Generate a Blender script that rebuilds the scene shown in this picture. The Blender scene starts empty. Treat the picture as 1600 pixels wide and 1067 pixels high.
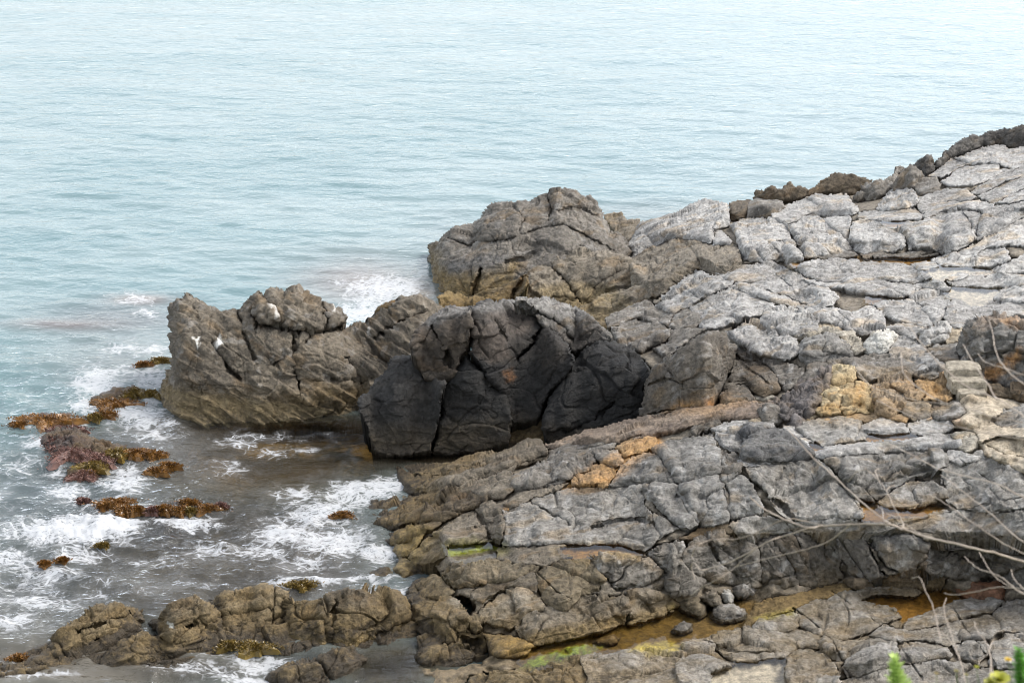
# ---------------------------------------------------------------- traced rock data
# thing | part | face height px | colour | grain angle, grain strength | outline px | options
ROCKS = """
headland|summit_block|M|hl|12,.5|668,402 672,386 685,374 693,367 712,353 740,351 746,344 757,330 770,321 800,317 820,315 830,318 840,308 855,303 862,297 880,296 897,297 906,308 922,309 935,322 942,336 950,352 965,365 985,385 995,398 1004,430 1000,470 940,492 880,498 800,496 740,492 700,480 684,458 679,436 670,420|rough=.8 tn=.6 fr=.5 tf=63 tt=14 w=22 crk=740,462:744,440:752,420,.25,4;790,408:820,405:835,395,.12,3;855,300:862,330:858,345,.18,3;700,372:730,385:760,378:800,372:840,360:880,352,.14,4;880,352:920,372:960,392,.12,3;872,330:905,325:930,338,.12,4;800,317:818,345:812,360,.1,3;985,385:950,360,.1,3;900,420:930,450:948,472,.1,3 blg=690,372:757,335:840,352:880,354:840,366:800,375:740,384:700,380,.22,12;905,385:935,362:985,392:1000,420:970,415:930,420,.25,12
headland|foot_lobe|M|hs|28,.35|802,498 808,470 815,450 815,432 830,418 850,408 872,400 905,390 950,392 985,405 1003,420 1010,450 990,480 940,500 880,506 840,506|D=45.2 fr=.7 tf=48 tt=20 w=22 crk=860,415:885,440:905,470,.15,4;930,450:960,430:985,420,.12,4
headland|foot_ledge|M|oc|18,.35|684,462 700,455 730,462 770,460 800,440 822,428 828,440 815,462 800,500 740,506 690,500|D=44.6 fr=.5 tf=38 tt=20 w=14 crk=822,432:806,455:798,480,.25,5
headland|foot_slab|M|hs|20,.35|870,498 905,478 950,462 985,448 1030,436 1052,440 1045,458 1010,478 985,500 950,520 900,520|D=43.6 fr=.5 tf=50 tt=22 w=12
crag|crag_body|M|cr|-32,2.1|263,482 272,476 283,470 284,458 292,456 300,463 316,471 333,480 345,486 358,484 372,486 381,475 393,462 403,453 412,463 422,448 432,455 444,459 456,450 467,445 480,456 493,464 503,468 515,477 527,484 538,498 535,508 529,517 550,511 575,503 586,494 600,484 616,476 629,465 650,463 672,469 688,482 702,510 705,600 660,652 560,650 520,661 460,664 400,667 330,669 290,664 268,656 257,640 246,625 247,610 255,592 268,572 266,545 269,520 266,500|fr=.62 tf=70 tt=26 w=16 tn=.35 rough=.6 crk=395,492:403,508:455,513:490,522:530,512,.3,5;455,513:462,545:460,575:470,612,.18,4;490,522:475,540:462,548,.2,4;430,570:445,562:460,560,.16,3;585,532:600,516:622,508:640,495:660,488,.22,4;575,528:590,555:640,592,.1,4;330,535:345,555:358,575:372,592,.2,5;405,458:440,500:470,520,.14,4;372,486:380,520:400,560,.12,4;500,470:512,500:505,520,.14,4;540,560:570,600,.12,4;520,590:560,600:590,590,.16,4 blg=395,490:400,465:430,452:470,448:505,470:536,498:528,514:490,520:455,512:410,508,.32,12;268,600:330,610:440,625:540,640:530,600:440,590:340,580:270,580,.12,20
crag|ochre_knob|M|oc|0,.3|586,491 590,479 605,472 620,470 622,482 602,494|D=41.2 w=8
dark_outcrop|fractured_block|M|dk2|0,.25|560,640 562,625 585,600 605,580 612,562 625,556 645,556 658,572 667,590 698,598 690,625 680,660 674,707 640,712 605,713 585,706 578,680 570,655|D=37.0 fr=.7 tf=68 tt=25 w=14 rough=.75
dark_outcrop|fractured_block|M|br2|0,.25|645,558 640,540 650,515 672,495 690,484 705,479 735,480 739,500 733,530 729,546 706,592 697,600 665,592 654,572|D=37.6 fr=.7 tf=70 tt=24 w=14 rough=.7 crk=675,510:690,540:702,570,.14,3;668,600:700,596,.1,3
dark_outcrop|fractured_block|M|dk|0,.25|694,603 710,575 729,546 742,566 757,582 777,602 792,622 802,655 792,692 762,702 700,713 673,708 680,660|D=37.1 fr=.8 tf=68 tt=40 w=12 rough=.75
dark_outcrop|fractured_block|M|dkt|30,.25|731,545 735,520 738,500 735,480 750,467 765,464 780,470 800,467 817,474 842,490 849,510 872,520 887,535 899,556 896,572 882,592 862,606 848,632 838,655 800,664 792,624 772,600 752,577|D=37.55 fr=.7 tf=68 tt=24 w=14 rough=.7 crk=848,510:830,540:810,562,.25,4;745,575:760,605:790,620,.16,4;770,500:790,530,.08,3
dark_outcrop|fractured_block|M|grt|30,.25|800,472 808,465 850,465 870,471 900,482 930,495 952,515 957,530 930,535 905,548 897,560 885,538 865,518 848,511 836,490|D=38.7 fr=.5 tf=58 tt=14 w=8 crk=810,475:850,495:880,510:893,530,.14,4
dark_outcrop|fractured_block|M|dk|20,.25|850,650 865,602 880,577 905,551 935,533 960,534 985,544 1005,560 1018,575 1020,586 1009,602 1006,640 1003,662 960,682 905,697 862,702 848,675|D=36.8 fr=.66 tf=70 tt=16 w=13 rough=.7 tn=.8 crk=885,672:930,655:960,630,.12,4
dark_outcrop|recessed_base|M|br2|0,.2|725,720 745,690 798,640 842,630 868,650 890,705 820,716 780,722|D=37.45 tf=68 w=4
far_ridge|crest_block|15|dg|30,.3|1470,245 1478,238 1490,230 1500,220 1512,214 1530,212 1545,206 1560,204 1585,200 1600,196 1690,178 1690,212 1600,232 1585,231 1568,226 1540,228 1520,235 1490,247 1478,254|rough=2.2
far_ridge|crest_block|10|dg|30,.3|1424,258 1434,250 1448,243 1457,246 1462,262 1450,276 1438,270 1425,264|rough=1.8
far_ridge|crest_block|8|dg|30,.3|1462,252 1475,240 1483,242 1490,247 1478,252 1468,262 1458,264|rough=2
far_ridge|slab|12|lg|25,.6|1487,249 1520,235 1545,227 1572,227 1580,234 1600,230 1690,205 1690,255 1600,262 1580,264 1560,258 1535,257 1515,258 1500,251|
far_ridge|slab|7|lg|25,.5|1451,277 1470,260 1487,248 1500,251 1515,258 1500,263 1480,273 1470,279|
far_ridge|slab|8|lg|20,.6|1478,278 1500,262 1535,257 1562,259 1567,270 1540,285 1520,291 1500,293 1475,291 1468,285|
far_ridge|slab|10|lg|25,.6|1565,266 1600,262 1690,248 1690,268 1600,274 1560,290 1532,305 1513,302 1540,286|
far_ridge|slab|8|lg|25,.6|1525,307 1560,290 1600,275 1690,245 1690,270 1600,295 1575,308 1555,318 1535,313|
far_ridge|slab|9|lg|20,.6|1435,310 1455,301 1480,297 1510,296 1525,307 1515,318 1490,312 1465,320 1450,330 1440,336 1432,323|
far_ridge|block|13|gb|0,.4|1431,284 1445,276 1462,278 1470,290 1465,300 1435,306 1430,296|
far_ridge|crest_block|12|gb|45,.5|1385,301 1400,285 1412,268 1424,260 1440,268 1446,277 1432,284 1430,300 1415,295 1400,300|rough=1.5
far_ridge|block|15|lg|60,.9|1368,326 1380,310 1395,290 1410,288 1425,292 1433,308 1433,319 1420,328 1400,331 1378,333|
far_ridge|crest_block|10|gb|30,.5|1342,290 1360,283 1380,282 1390,276 1400,262 1412,260 1412,270 1398,288 1385,303 1372,309 1352,311 1340,319 1336,306 1350,298|rough=1.4
far_ridge|slab|8|lg|0,.6|1343,331 1378,331 1405,329 1430,328 1441,338 1438,346 1405,346 1384,346 1360,344 1340,341|
far_ridge|slab|6|lg|15,.7|1440,339 1450,328 1470,318 1495,312 1515,318 1535,316 1556,320 1548,331 1520,330 1490,328 1470,332 1455,339 1445,346|
far_ridge|crest_block|10|bn|15,.4|1177,309 1185,300 1210,293 1222,297 1232,288 1243,293 1257,295 1268,302 1255,311 1225,316 1200,316|rough=1.3
far_ridge|crest_block|12|bn|15,.4|1255,311 1262,302 1280,290 1298,277 1318,272 1340,275 1352,281 1366,281 1362,291 1345,299 1325,305 1290,302|rough=1.2
back_wall|block|20|lg|20,.5|998,348 1020,339 1050,334 1068,330 1080,320 1098,313 1120,316 1137,322 1141,342 1143,353 1115,358 1118,382 1090,378 1060,370 1040,375 1010,390 990,407 984,386|crk=1118,345:1113,362:1114,380,.12,3
back_wall|block|38|hs|-25,.4|984,407 1010,390 1040,375 1062,370 1090,380 1112,384 1140,381 1153,385 1161,410 1153,425 1130,433 1100,422 1085,426 1062,441 1045,457 1010,464 985,450|crk=1065,375:1080,390:1095,410,.1,3
back_wall|block|14|hs|0,.4|944,338 970,333 982,346 1000,343 1000,350 985,388 966,368 952,352|
back_wall|block|10|lg|0,.3|1113,383 1114,362 1128,360 1135,368 1143,378 1140,384|
back_wall|block|32|lg|5,.5|1143,352 1150,345 1180,341 1200,340 1220,345 1231,352 1238,375 1250,392 1254,407 1200,409 1160,406 1155,386 1150,370|crk=1170,385:1190,378:1235,382,.1,3
back_wall|block|30|lg|-55,.6|1230,352 1245,345 1262,336 1275,335 1285,345 1300,355 1312,365 1326,376 1332,391 1310,396 1285,401 1262,406 1253,401 1245,378 1236,365|
back_wall|block|14|lg|0,.4|1286,345 1300,338 1325,335 1331,345 1328,360 1326,376 1312,365|
back_wall|block|30|lg|0,.3|1328,366 1330,350 1345,342 1375,346 1400,352 1409,360 1416,375 1413,387 1390,393 1350,397 1335,393 1328,380|
back_wall|block|38|lg|10,.4|1408,358 1420,348 1440,346 1450,340 1465,325 1490,322 1505,330 1518,350 1526,376 1510,386 1485,396 1468,396 1450,387 1420,389 1413,376|
back_wall|block|12|lg|0,.4|1505,330 1525,328 1533,335 1531,350 1525,369 1518,352|
back_wall|block|26|lg|25,.6|1531,335 1550,322 1575,318 1600,312 1690,280 1690,310 1600,340 1575,355 1545,370 1526,377 1531,352|crk=1545,340:1580,330:1600,330,.1,3
back_wall|slab|8|lg|25,.6|1555,319 1575,308 1600,296 1690,262 1690,282 1600,312 1575,318|
back_wall|block|14|lg|20,.5|1204,331 1230,322 1260,308 1290,306 1300,325 1285,335 1262,336 1245,345 1229,351 1205,344|
back_wall|block|16|lg|60,.5|1260,309 1275,304 1300,304 1325,305 1336,318 1343,331 1330,336 1300,338 1285,335|
back_wall|block|20|bn|0,.4|1139,318 1150,314 1174,312 1168,341 1142,343|
back_wall|block|20|gb|20,.5|1172,313 1180,310 1215,312 1228,325 1210,340 1190,339 1167,341|
back_wall|low_ledge|5|gb|5,.4|1266,406 1285,399 1310,393 1335,392 1341,401 1320,404 1290,408 1275,409|
back_wall|low_ledge|6|gb|5,.4|1344,399 1370,394 1400,397 1430,393 1450,391 1465,395 1468,402 1430,404 1380,404 1350,403|
right_slope|slab|10|pg|25,.6|1453,406 1480,399 1505,391 1530,378 1560,361 1580,349 1600,340 1690,306 1690,375 1600,385 1575,383 1560,385 1535,389 1522,400 1523,416 1480,417 1462,413|
right_slope|slab|12|pg|25,.5|1522,419 1525,400 1535,389 1560,385 1575,390 1580,405 1560,413 1548,421|
right_slope|slab|8|pg|20,.6|1548,422 1575,409 1600,396 1690,370 1690,420 1600,427 1575,429 1550,425|
right_slope|slab|3|pg|15,.6|1420,413 1440,409 1462,412 1470,418 1455,423 1440,425 1425,419|
right_slope|slab|4|pg|20,.6|1475,437 1490,430 1503,425 1513,430 1505,437 1480,441|
right_slope|slab|13|pg|15,.6|1475,441 1500,437 1515,429 1530,425 1548,424 1580,428 1600,430 1690,422 1690,445 1600,446 1570,449 1540,450 1500,448 1482,446|
right_slope|slab|12|pg|25,.6|1552,470 1560,455 1575,445 1600,435 1690,415 1690,480 1600,472 1570,471|
middle_outcrop|slab|10|lg|8,.7|1240,421 1262,410 1310,405 1350,405 1400,412 1425,418 1446,428 1457,436 1430,446 1400,441 1370,437 1340,446 1310,441 1280,441 1258,433|
middle_outcrop|slab|15|lg|12,.7|1250,438 1280,441 1330,443 1370,438 1400,442 1431,448 1426,463 1400,467 1380,467 1365,463 1345,459 1320,453 1290,451|
middle_outcrop|slab|5|lg|10,.5|1429,447 1460,436 1475,445 1487,452 1478,457 1460,453 1440,453 1425,461|
middle_outcrop|block|14|lg|20,.5|1420,466 1432,455 1450,451 1470,453 1484,462 1480,480 1470,501 1460,507 1440,481 1425,471|
middle_outcrop|slab|8|lg|-20,.5|1363,472 1385,467 1420,467 1440,481 1460,506 1440,509 1400,503 1380,491|
middle_outcrop|slab|8|lg|15,.6|1479,479 1489,462 1510,473 1535,480 1560,472 1600,470 1690,478 1690,505 1600,495 1560,493 1530,501 1510,512 1490,516 1474,501|
middle_outcrop|block|13|lg|-20,.6|1048,457 1068,438 1090,423 1108,428 1135,438 1147,443 1140,451 1125,453 1100,466 1075,481 1050,491 1022,481 1035,466|
middle_outcrop|block|8|lg|10,.5|1108,421 1150,416 1200,409 1233,420 1210,433 1190,441 1150,446 1133,438|
middle_outcrop|block|14|lg|-20,.6|1149,446 1190,440 1215,425 1236,422 1256,436 1290,452 1311,466 1300,479 1270,486 1240,481 1200,471 1170,466|crk=1195,455:1230,465:1262,480,.12,3;1210,430:1235,450,.1,3
middle_outcrop|block|10|gb|20,.5|945,500 962,488 985,477 1010,469 1030,478 1050,492 1047,513 1020,506 1000,496 985,499 962,512 950,515|
middle_outcrop|block|15|gb|20,.5|955,515 985,498 1010,494 1035,505 1049,520 1042,536 1020,541 1000,552 985,546 965,536|
middle_outcrop|block|15|gb|0,.4|1046,513 1050,491 1075,481 1090,490 1096,505 1085,516 1060,520|
middle_outcrop|block|8|lg|10,.5|1078,482 1110,462 1150,447 1175,466 1211,476 1200,491 1160,501 1130,511 1096,516 1092,500|
middle_outcrop|block|10|gb|10,.5|1046,518 1085,515 1105,515 1080,531 1040,561 1020,545 1044,537|
middle_outcrop|block|16|lg|0,.3|1198,478 1240,481 1260,490 1282,500 1277,521 1250,531 1211,521 1188,506|rough=1.4
middle_outcrop|block|12|lg|0,.4|1262,487 1300,480 1330,489 1362,472 1382,492 1385,511 1380,526 1340,521 1300,511 1280,503|rough=1.3
middle_outcrop|block|16|lg|0,.3|1132,521 1160,502 1200,506 1215,522 1242,531 1252,550 1230,566 1195,561 1165,546 1150,531|rough=1.4
middle_outcrop|smooth_block|M|bg|20,.3|1004,620 1006,600 1020,578 1040,560 1080,530 1105,517 1132,520 1149,541 1146,561 1136,590 1131,611 1123,621 1123,633 1100,641 1060,645 1040,642 1010,648 1000,650|rough=.55 tn=.5 tf=60 tt=16 w=9 fr=.75 crk=1015,600:1045,592:1065,600,.1,3
middle_outcrop|block|28|bg|0,.3|1131,613 1138,590 1146,562 1155,560 1185,562 1206,575 1216,595 1219,611 1195,621 1186,619 1165,601 1150,601|
middle_outcrop|block|18|bg|0,.3|1122,634 1125,620 1145,603 1165,602 1183,627 1160,631 1140,635|
middle_outcrop|block|20|gb|0,.3|1149,546 1165,545 1195,562 1230,567 1256,576 1253,601 1225,613 1216,595 1206,575 1180,560 1155,560|
middle_outcrop|block|10|pb|0,.3|1240,530 1240,516 1262,507 1280,506 1310,511 1330,520 1345,535 1351,549 1336,556 1325,541 1310,525 1285,521 1260,529|rough=1.5
middle_outcrop|block|14|lg|-20,.4|1390,549 1402,523 1420,520 1435,535 1445,545 1470,560 1481,580 1460,586 1420,579 1392,561|
middle_outcrop|block|8|lg|0,.4|1383,513 1420,503 1440,510 1431,533 1404,523 1385,519|
middle_outcrop|block|8|sb|0,.3|1475,507 1495,513 1512,512 1505,531 1480,536|
middle_outcrop|block|12|gb|0,.3|1450,548 1475,535 1496,535 1498,567 1480,569 1460,560|
knobbly_boulder|crown|M|gr|20,.3|1495,562 1495,540 1500,525 1515,508 1530,501 1560,494 1600,500 1690,500 1690,600 1600,607 1570,606 1540,597 1520,577 1500,571|rough=1.9 pat=or w=14 tf=62 tt=20 fr=.7
knobbly_boulder|footing|18|bn|0,.3|1538,598 1570,606 1600,603 1690,600 1690,640 1600,626 1560,621 1545,613|rough=1.5
yellow_outcrop|cap_slab|8|gb|5,.6|1248,590 1262,573 1310,563 1345,560 1390,555 1442,575 1420,591 1385,593 1345,600 1332,575 1315,570 1298,580 1275,597 1255,606|
yellow_outcrop|yellow_block|22|yl|0,.2|1298,602 1299,580 1315,572 1332,575 1337,592 1328,604 1310,608|rough=1.6
yellow_outcrop|yellow_block|34|yl|0,.2|1276,645 1283,620 1298,603 1312,608 1330,603 1342,612 1345,630 1342,648 1310,652 1285,654|rough=1.6 crk=1310,612:1314,645,.1,3
yellow_outcrop|yellow_block|34|yl|0,.2|1340,612 1336,597 1350,598 1362,601 1366,620 1366,646 1352,649 1343,640|rough=1.6
yellow_outcrop|rusty_block|28|or|0,.3|1360,602 1380,594 1400,600 1410,620 1416,641 1395,650 1368,647|rough=1.7 pat=gy
yellow_outcrop|rusty_block|12|or|0,.3|1387,594 1410,585 1430,594 1446,610 1441,626 1420,626 1400,606|rough=1.7 pat=gy
yellow_outcrop|rusty_block|9|or|0,.3|1428,594 1440,588 1480,586 1498,598 1495,612 1480,627 1445,627|rough=1.8
yellow_outcrop|grey_block|16|gb|0,.4|1410,622 1440,624 1456,635 1453,653 1430,656 1412,650|
yellow_outcrop|grey_block|30|pu|0,.3|1222,622 1250,603 1275,597 1298,582 1298,602 1285,617 1276,641 1262,656 1235,662 1212,650|rough=1.8
yellow_outcrop|grey_block|8|gb|0,.3|1424,586 1440,570 1462,572 1484,585 1460,591 1440,590|
yellow_outcrop|grey_block|9|gb|5,.4|1450,642 1500,626 1512,645 1500,656 1460,656|
yellow_outcrop|soil_bank|5|or|0,.1|1268,658 1300,648 1370,645 1425,648 1415,660 1350,657 1300,664|rough=.8
pink_ledge|bar|16|pk|12,.5|848,698 880,689 920,673 1000,654 1050,645 1100,636 1180,629 1218,635 1205,649 1180,656 1130,656 1080,666 1050,676 1010,684 960,692 910,697 870,702|rough=1.2
pink_ledge|crumbly_block|9|gb|20,.4|1078,669 1100,655 1120,652 1127,663 1105,671 1085,681|rough=1.6
pink_ledge|cap|10|gb|12,.4|858,706 875,692 900,684 955,675 967,689 962,701 930,706 910,713 880,721 858,723|
pink_ledge|tongue|26|tn|12,.6|622,745 621,735 630,727 662,725 700,722 725,716 742,710 770,709 800,703 825,691 845,694 857,704 857,718 820,727 790,738 760,748 720,764 687,768 650,774 632,772|crk=650,745:700,738:750,728,.1,3
pink_ledge|rolled_block|18|gb|20,.6|803,748 830,731 870,716 900,705 925,704 931,720 923,739 895,746 890,752 865,761 830,766 805,764|rough=1.4
pink_ledge|knob|13|gb|0,.4|925,705 945,701 965,703 973,715 969,729 955,733 935,723|rough=1.3
pink_ledge|shelf|13|tn|15,.6|698,764 730,756 760,747 803,736 806,762 790,777 760,780 730,777 712,773|
pink_ledge|foot|16|bn|20,.6|543,811 560,800 600,789 625,776 650,772 710,768 762,780 745,792 720,802 690,817 650,817 620,828 590,832 560,824|rough=1.5
pink_ledge|foot|10|bn|20,.6|598,846 618,835 660,819 692,815 680,828 640,846 615,853|rough=1.4
pink_ledge|soil_pocket|6|or|0,.1|893,758 898,748 925,738 932,722 955,730 962,738 953,757 920,760|rough=1.6
pink_ledge|soil_pocket|5|or|0,.1|965,700 985,683 1010,682 1030,690 1020,702 1000,706 975,716|rough=1.6
pink_ledge|ledge_strip|4|tn|12,.4|788,790 810,772 850,764 890,756 870,768 830,782 800,795|rough=1.3
cracked_slab|slab|14|gs|12,.5|787,800 800,795 830,783 870,768 900,762 950,757 1006,757 1006,790 1035,810 1063,826 1030,842 1008,860 970,854 930,851 880,849 820,852 788,854 787,830|crk=828,783:860,802:888,818,.1,3;925,826:950,815:1000,812:1020,818,.1,3
cracked_slab|block|18|gr|15,.9|952,757 960,740 975,722 1005,706 1031,714 1041,735 1054,753 1050,758 1005,758|
cracked_slab|block|20|gr|15,.7|1002,759 1050,757 1072,772 1090,810 1093,821 1066,827 1040,809 1020,785|crk=1003,770:1025,800:1055,822,.1,3
cracked_slab|block|26|gr|12,.9|1018,701 1045,690 1080,682 1110,670 1116,685 1126,705 1136,725 1126,741 1090,753 1059,756 1045,735 1033,712|
cracked_slab|block|38|gr|0,.5|1055,758 1090,752 1122,738 1131,760 1138,800 1139,816 1115,824 1095,821 1085,800 1070,772|
cracked_slab|block|10|lg|0,.4|1115,671 1125,665 1150,660 1180,656 1181,680 1170,700 1150,706 1130,701 1118,686|
cracked_slab|block|26|gr|0,.4|1125,743 1150,738 1171,746 1182,770 1193,800 1180,806 1155,809 1140,813 1132,770|
cracked_slab|block|11|gb|0,.3|1128,706 1150,708 1162,723 1156,741 1130,742 1121,725|rough=1.5
cracked_slab|slab|8|lg|5,.6|1152,722 1162,701 1200,697 1250,700 1276,700 1278,714 1230,720 1200,724 1165,728|
cracked_slab|block|30|dgr|12,.8|1155,712 1160,690 1155,676 1167,664 1200,667 1225,672 1242,680 1264,700 1275,712 1262,718 1230,722 1190,724 1160,720|
cracked_slab|cap|7|lg|8,.6|1108,669 1130,660 1170,654 1207,662 1212,669 1170,670 1150,677 1130,679|
cracked_slab|strip|5|pg|-40,.6|1223,670 1236,664 1272,690 1293,712 1275,713 1262,700|
cracked_slab|slab|16|gs|-50,.5|1172,746 1165,729 1200,722 1240,718 1277,715 1302,736 1322,761 1341,786 1353,801 1350,811 1310,810 1260,813 1235,813 1215,796 1200,775 1190,760|crk=1200,775:1225,790:1240,812,.1,3;1225,735:1205,765,.06,5
upper_terrace|slab|13|gs|10,.7|1243,671 1260,660 1305,650 1347,655 1353,672 1359,689 1320,693 1290,699 1268,689|
upper_terrace|slab|14|lg|5,.6|1345,664 1370,655 1400,652 1416,660 1419,676 1385,681 1352,677|
upper_terrace|slab|14|lg|5,.6|1418,660 1450,655 1487,655 1492,668 1470,679 1445,683 1420,677|
upper_terrace|bar|14|lg|8,.8|1275,714 1290,700 1340,692 1400,687 1450,680 1485,679 1500,690 1506,701 1440,703 1400,706 1350,709 1310,716 1290,716|
upper_terrace|pale_knob|10|pb|0,.3|1484,681 1500,675 1520,672 1529,685 1526,700 1510,709 1500,701 1497,690|rough=1.2
upper_terrace|overhanging_block|46|gr|8,.7|1288,722 1310,715 1350,710 1400,706 1440,703 1470,708 1480,722 1471,735 1430,749 1406,756 1391,769 1370,782 1350,784 1331,773 1315,746 1303,731|
upper_terrace|slab|9|gs|15,.6|1368,783 1390,770 1420,752 1450,749 1470,758 1482,776 1460,786 1440,791 1410,796 1376,791|
upper_terrace|slab|7|gs|25,.8|1470,738 1500,715 1530,707 1560,720 1600,745 1690,765 1690,800 1600,793 1540,801 1500,797 1480,782 1475,760|
upper_terrace|pale_knob|5|pg|0,.4|1480,705 1510,709 1542,716 1520,723 1490,726 1478,720|
upper_terrace|slab|6|gs|20,.9|1380,811 1410,803 1450,795 1500,797 1560,801 1600,796 1690,800 1690,842 1600,842 1540,833 1480,832 1420,827 1380,824|
long_ridge|cap|7|gs|8,.7|1138,822 1160,811 1200,808 1250,815 1310,811 1360,814 1402,826 1380,833 1300,830 1250,832 1190,837 1150,833|
long_ridge|face_block|58|gb|-40,.4|1183,852 1200,840 1240,831 1300,829 1311,840 1321,870 1312,907 1280,917 1250,914 1200,907 1186,882|rough=1.2 crk=1210,845:1235,880:1250,910,.08,5;1285,835:1290,870,.08,3
long_ridge|face_block|45|gb|-55,.4|1305,836 1330,830 1350,831 1361,860 1376,890 1391,901 1360,907 1330,897 1313,872|
long_ridge|face_block|45|gr|-10,.4|1351,831 1380,832 1402,832 1440,837 1451,850 1449,870 1431,887 1410,894 1390,892 1372,868|
long_ridge|face_block|45|gb|10,.6|1449,845 1500,838 1550,838 1600,843 1690,850 1690,890 1600,885 1562,897 1520,907 1480,902 1450,897 1438,884|rough=1.3 crk=1470,850:1500,870:1540,880,.1,4
long_ridge|foot|16|bn|5,.6|1315,907 1360,907 1400,895 1440,889 1482,902 1472,916 1420,920 1370,922 1332,920|
long_ridge|face_block|22|gr|0,.3|1562,902 1580,872 1600,866 1690,860 1690,925 1600,926 1566,916|
long_ridge|face_block|42|gb|10,.5|1073,852 1090,838 1130,829 1160,831 1184,850 1187,882 1192,907 1170,917 1140,910 1110,907 1080,892 1060,871|crk=1110,850:1125,880:1150,900,.09,3;1150,850:1165,880,.08,3
long_ridge|face_block|34|gb|10,.4|918,871 935,862 980,861 1010,869 1036,889 1044,906 1026,917 1000,927 975,927 960,922 945,901 925,886|rough=1.2
long_ridge|face_block|28|gb|20,.4|1005,859 1040,846 1076,846 1062,871 1079,892 1102,908 1082,927 1050,932 1040,916 1043,901 1030,885 1012,870|
long_ridge|slab|5|bn|8,.5|1060,842 1090,826 1140,818 1150,832 1100,838 1075,848|
long_ridge|foot|18|tn|15,.5|978,927 1010,921 1050,931 1062,945 1045,952 1005,967 985,962 973,946|
long_ridge|foot|14|tn|12,.5|973,987 985,967 1020,959 1060,954 1064,966 1050,977 1010,982 985,990|
long_ridge|block|24|ta|15,.4|838,896 850,885 880,875 920,872 930,888 946,905 936,922 910,927 900,941 880,957 862,952 848,937 841,916|
long_ridge|layered_block|38|tn|18,1.2|806,977 815,965 835,955 870,945 900,935 910,926 940,927 972,929 987,946 977,967 965,978 930,993 900,1003 860,1013 830,1008 811,993|
long_ridge|pale_dome|15|pt|25,.2|743,961 755,948 775,929 800,917 817,917 841,924 847,940 857,956 835,959 815,966 808,977 795,981 770,974 752,969|rough=.7
long_ridge|slab|14|tn|20,.5|733,926 760,912 800,905 836,895 843,910 837,926 817,918 795,918 770,930 752,942 737,937|
long_ridge|slab|14|ta|15,.5|688,896 700,885 720,880 790,874 820,879 841,885 839,898 810,906 770,912 740,917 712,917 694,906|rough=1.4
long_ridge|slab|6|tn|5,.5|786,853 840,853 880,851 902,868 880,876 850,886 810,880 780,875 768,866|
tan_pile|block|16|tn|0,.4|678,836 690,825 715,808 750,790 770,784 787,799 788,830 781,841 765,847 735,849 700,852 687,839|crk=740,797:755,815:767,842,.12,3;740,825:760,818:785,812,.06,2
tan_pile|ochre_block|18|oc|0,.3|613,860 625,842 640,830 658,824 663,835 656,850 640,867 625,870|rough=1.3
tan_pile|block|26|ta|20,.3|638,870 655,850 670,838 686,835 702,850 698,872 680,882 660,884 645,880|
tan_pile|block|30|ta|30,.3|618,907 614,890 625,869 650,880 682,882 691,896 696,911 680,917 650,907 635,917|z=0 crk=660,885:672,905,.1,3
tan_pile|slab|14|ta|15,.5|636,928 650,906 682,899 702,915 712,926 700,934 660,937|
tan_pile|block|44|ta|0,.3|638,938 660,931 700,932 716,940 727,950 737,966 732,987 710,990 690,993 665,990 650,983 644,962|rough=1.3
tan_pile|knob|16|ta|0,.2|699,947 710,932 720,927 735,934 743,945 739,961 720,966 705,962|D=34.2 M=1 w=8
tan_pile|knob|13|ta|0,.2|736,967 745,958 753,965 754,981 742,987 734,980|
tan_pile|block|34|ta|25,.5|648,1024 655,1001 670,986 700,984 740,987 753,984 766,1000 772,1021 755,1038 720,1043 690,1048 660,1041|rough=1.2 z=0 crk=690,1010:715,1000:745,1002,.12,4
tan_pile|ochre_block|15|oc|10,.3|751,986 760,989 800,994 830,1004 852,1013 820,1023 790,1028 770,1022 762,1002|
shore_stone_a|M|M|ta|0,.2|560,906 580,895 605,887 614,895 615,916 600,920 580,912|w=8 tf=50
front_shelf|slab|7|ta|10,.6|680,1120 740,1052 830,1041 880,1029 905,1024 920,1060 900,1120|
front_shelf|slab|7|gs|10,.8|903,1025 940,1012 1000,1012 1060,1018 1070,1008 1110,994 1125,1020 1150,1038 1113,1058 1105,1120 898,1120 918,1060|
front_shelf|slab|9|gs|10,.7|1110,995 1165,984 1200,991 1245,987 1281,995 1284,1013 1245,1013 1225,1030 1200,1031 1150,1037 1122,1021|
front_shelf|block|13|gs|0,.4|1178,986 1190,965 1215,955 1240,954 1251,970 1241,986 1210,992|
front_shelf|slab|10|gs|10,.6|1248,978 1243,950 1270,940 1300,930 1325,924 1345,931 1370,945 1400,941 1414,950 1409,966 1385,972 1360,987 1330,997 1300,1002 1270,992|
front_shelf|slab|10|gs|15,.6|1408,987 1420,965 1440,955 1475,945 1510,935 1540,929 1567,940 1550,956 1500,967 1470,977 1440,982|
front_shelf|block|18|gs|0,.3|1278,1002 1290,990 1310,1001 1340,1000 1352,988 1334,1010 1321,1032 1300,1032 1282,1017|
front_shelf|block|35|gs|10,.2|1316,1042 1325,1015 1345,1000 1380,997 1401,1004 1407,1020 1396,1042 1360,1052 1323,1057|rough=.7
front_shelf|block|20|gs|10,.3|1402,1030 1410,1005 1440,999 1480,1009 1487,1026 1450,1032 1420,1037|rough=.8
front_shelf|slab|6|gs|10,.7|1383,975 1420,986 1470,979 1500,967 1502,1001 1480,1009 1440,999 1400,1003 1360,996|
front_shelf|slab|8|gs|15,.6|1500,968 1550,956 1570,940 1600,934 1690,925 1690,1000 1600,987 1560,986 1540,1001 1500,1001|
front_shelf|block|24|gs|0,.3|1543,1032 1550,1006 1570,990 1600,988 1690,1000 1690,1060 1600,1044 1560,1042|
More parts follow.
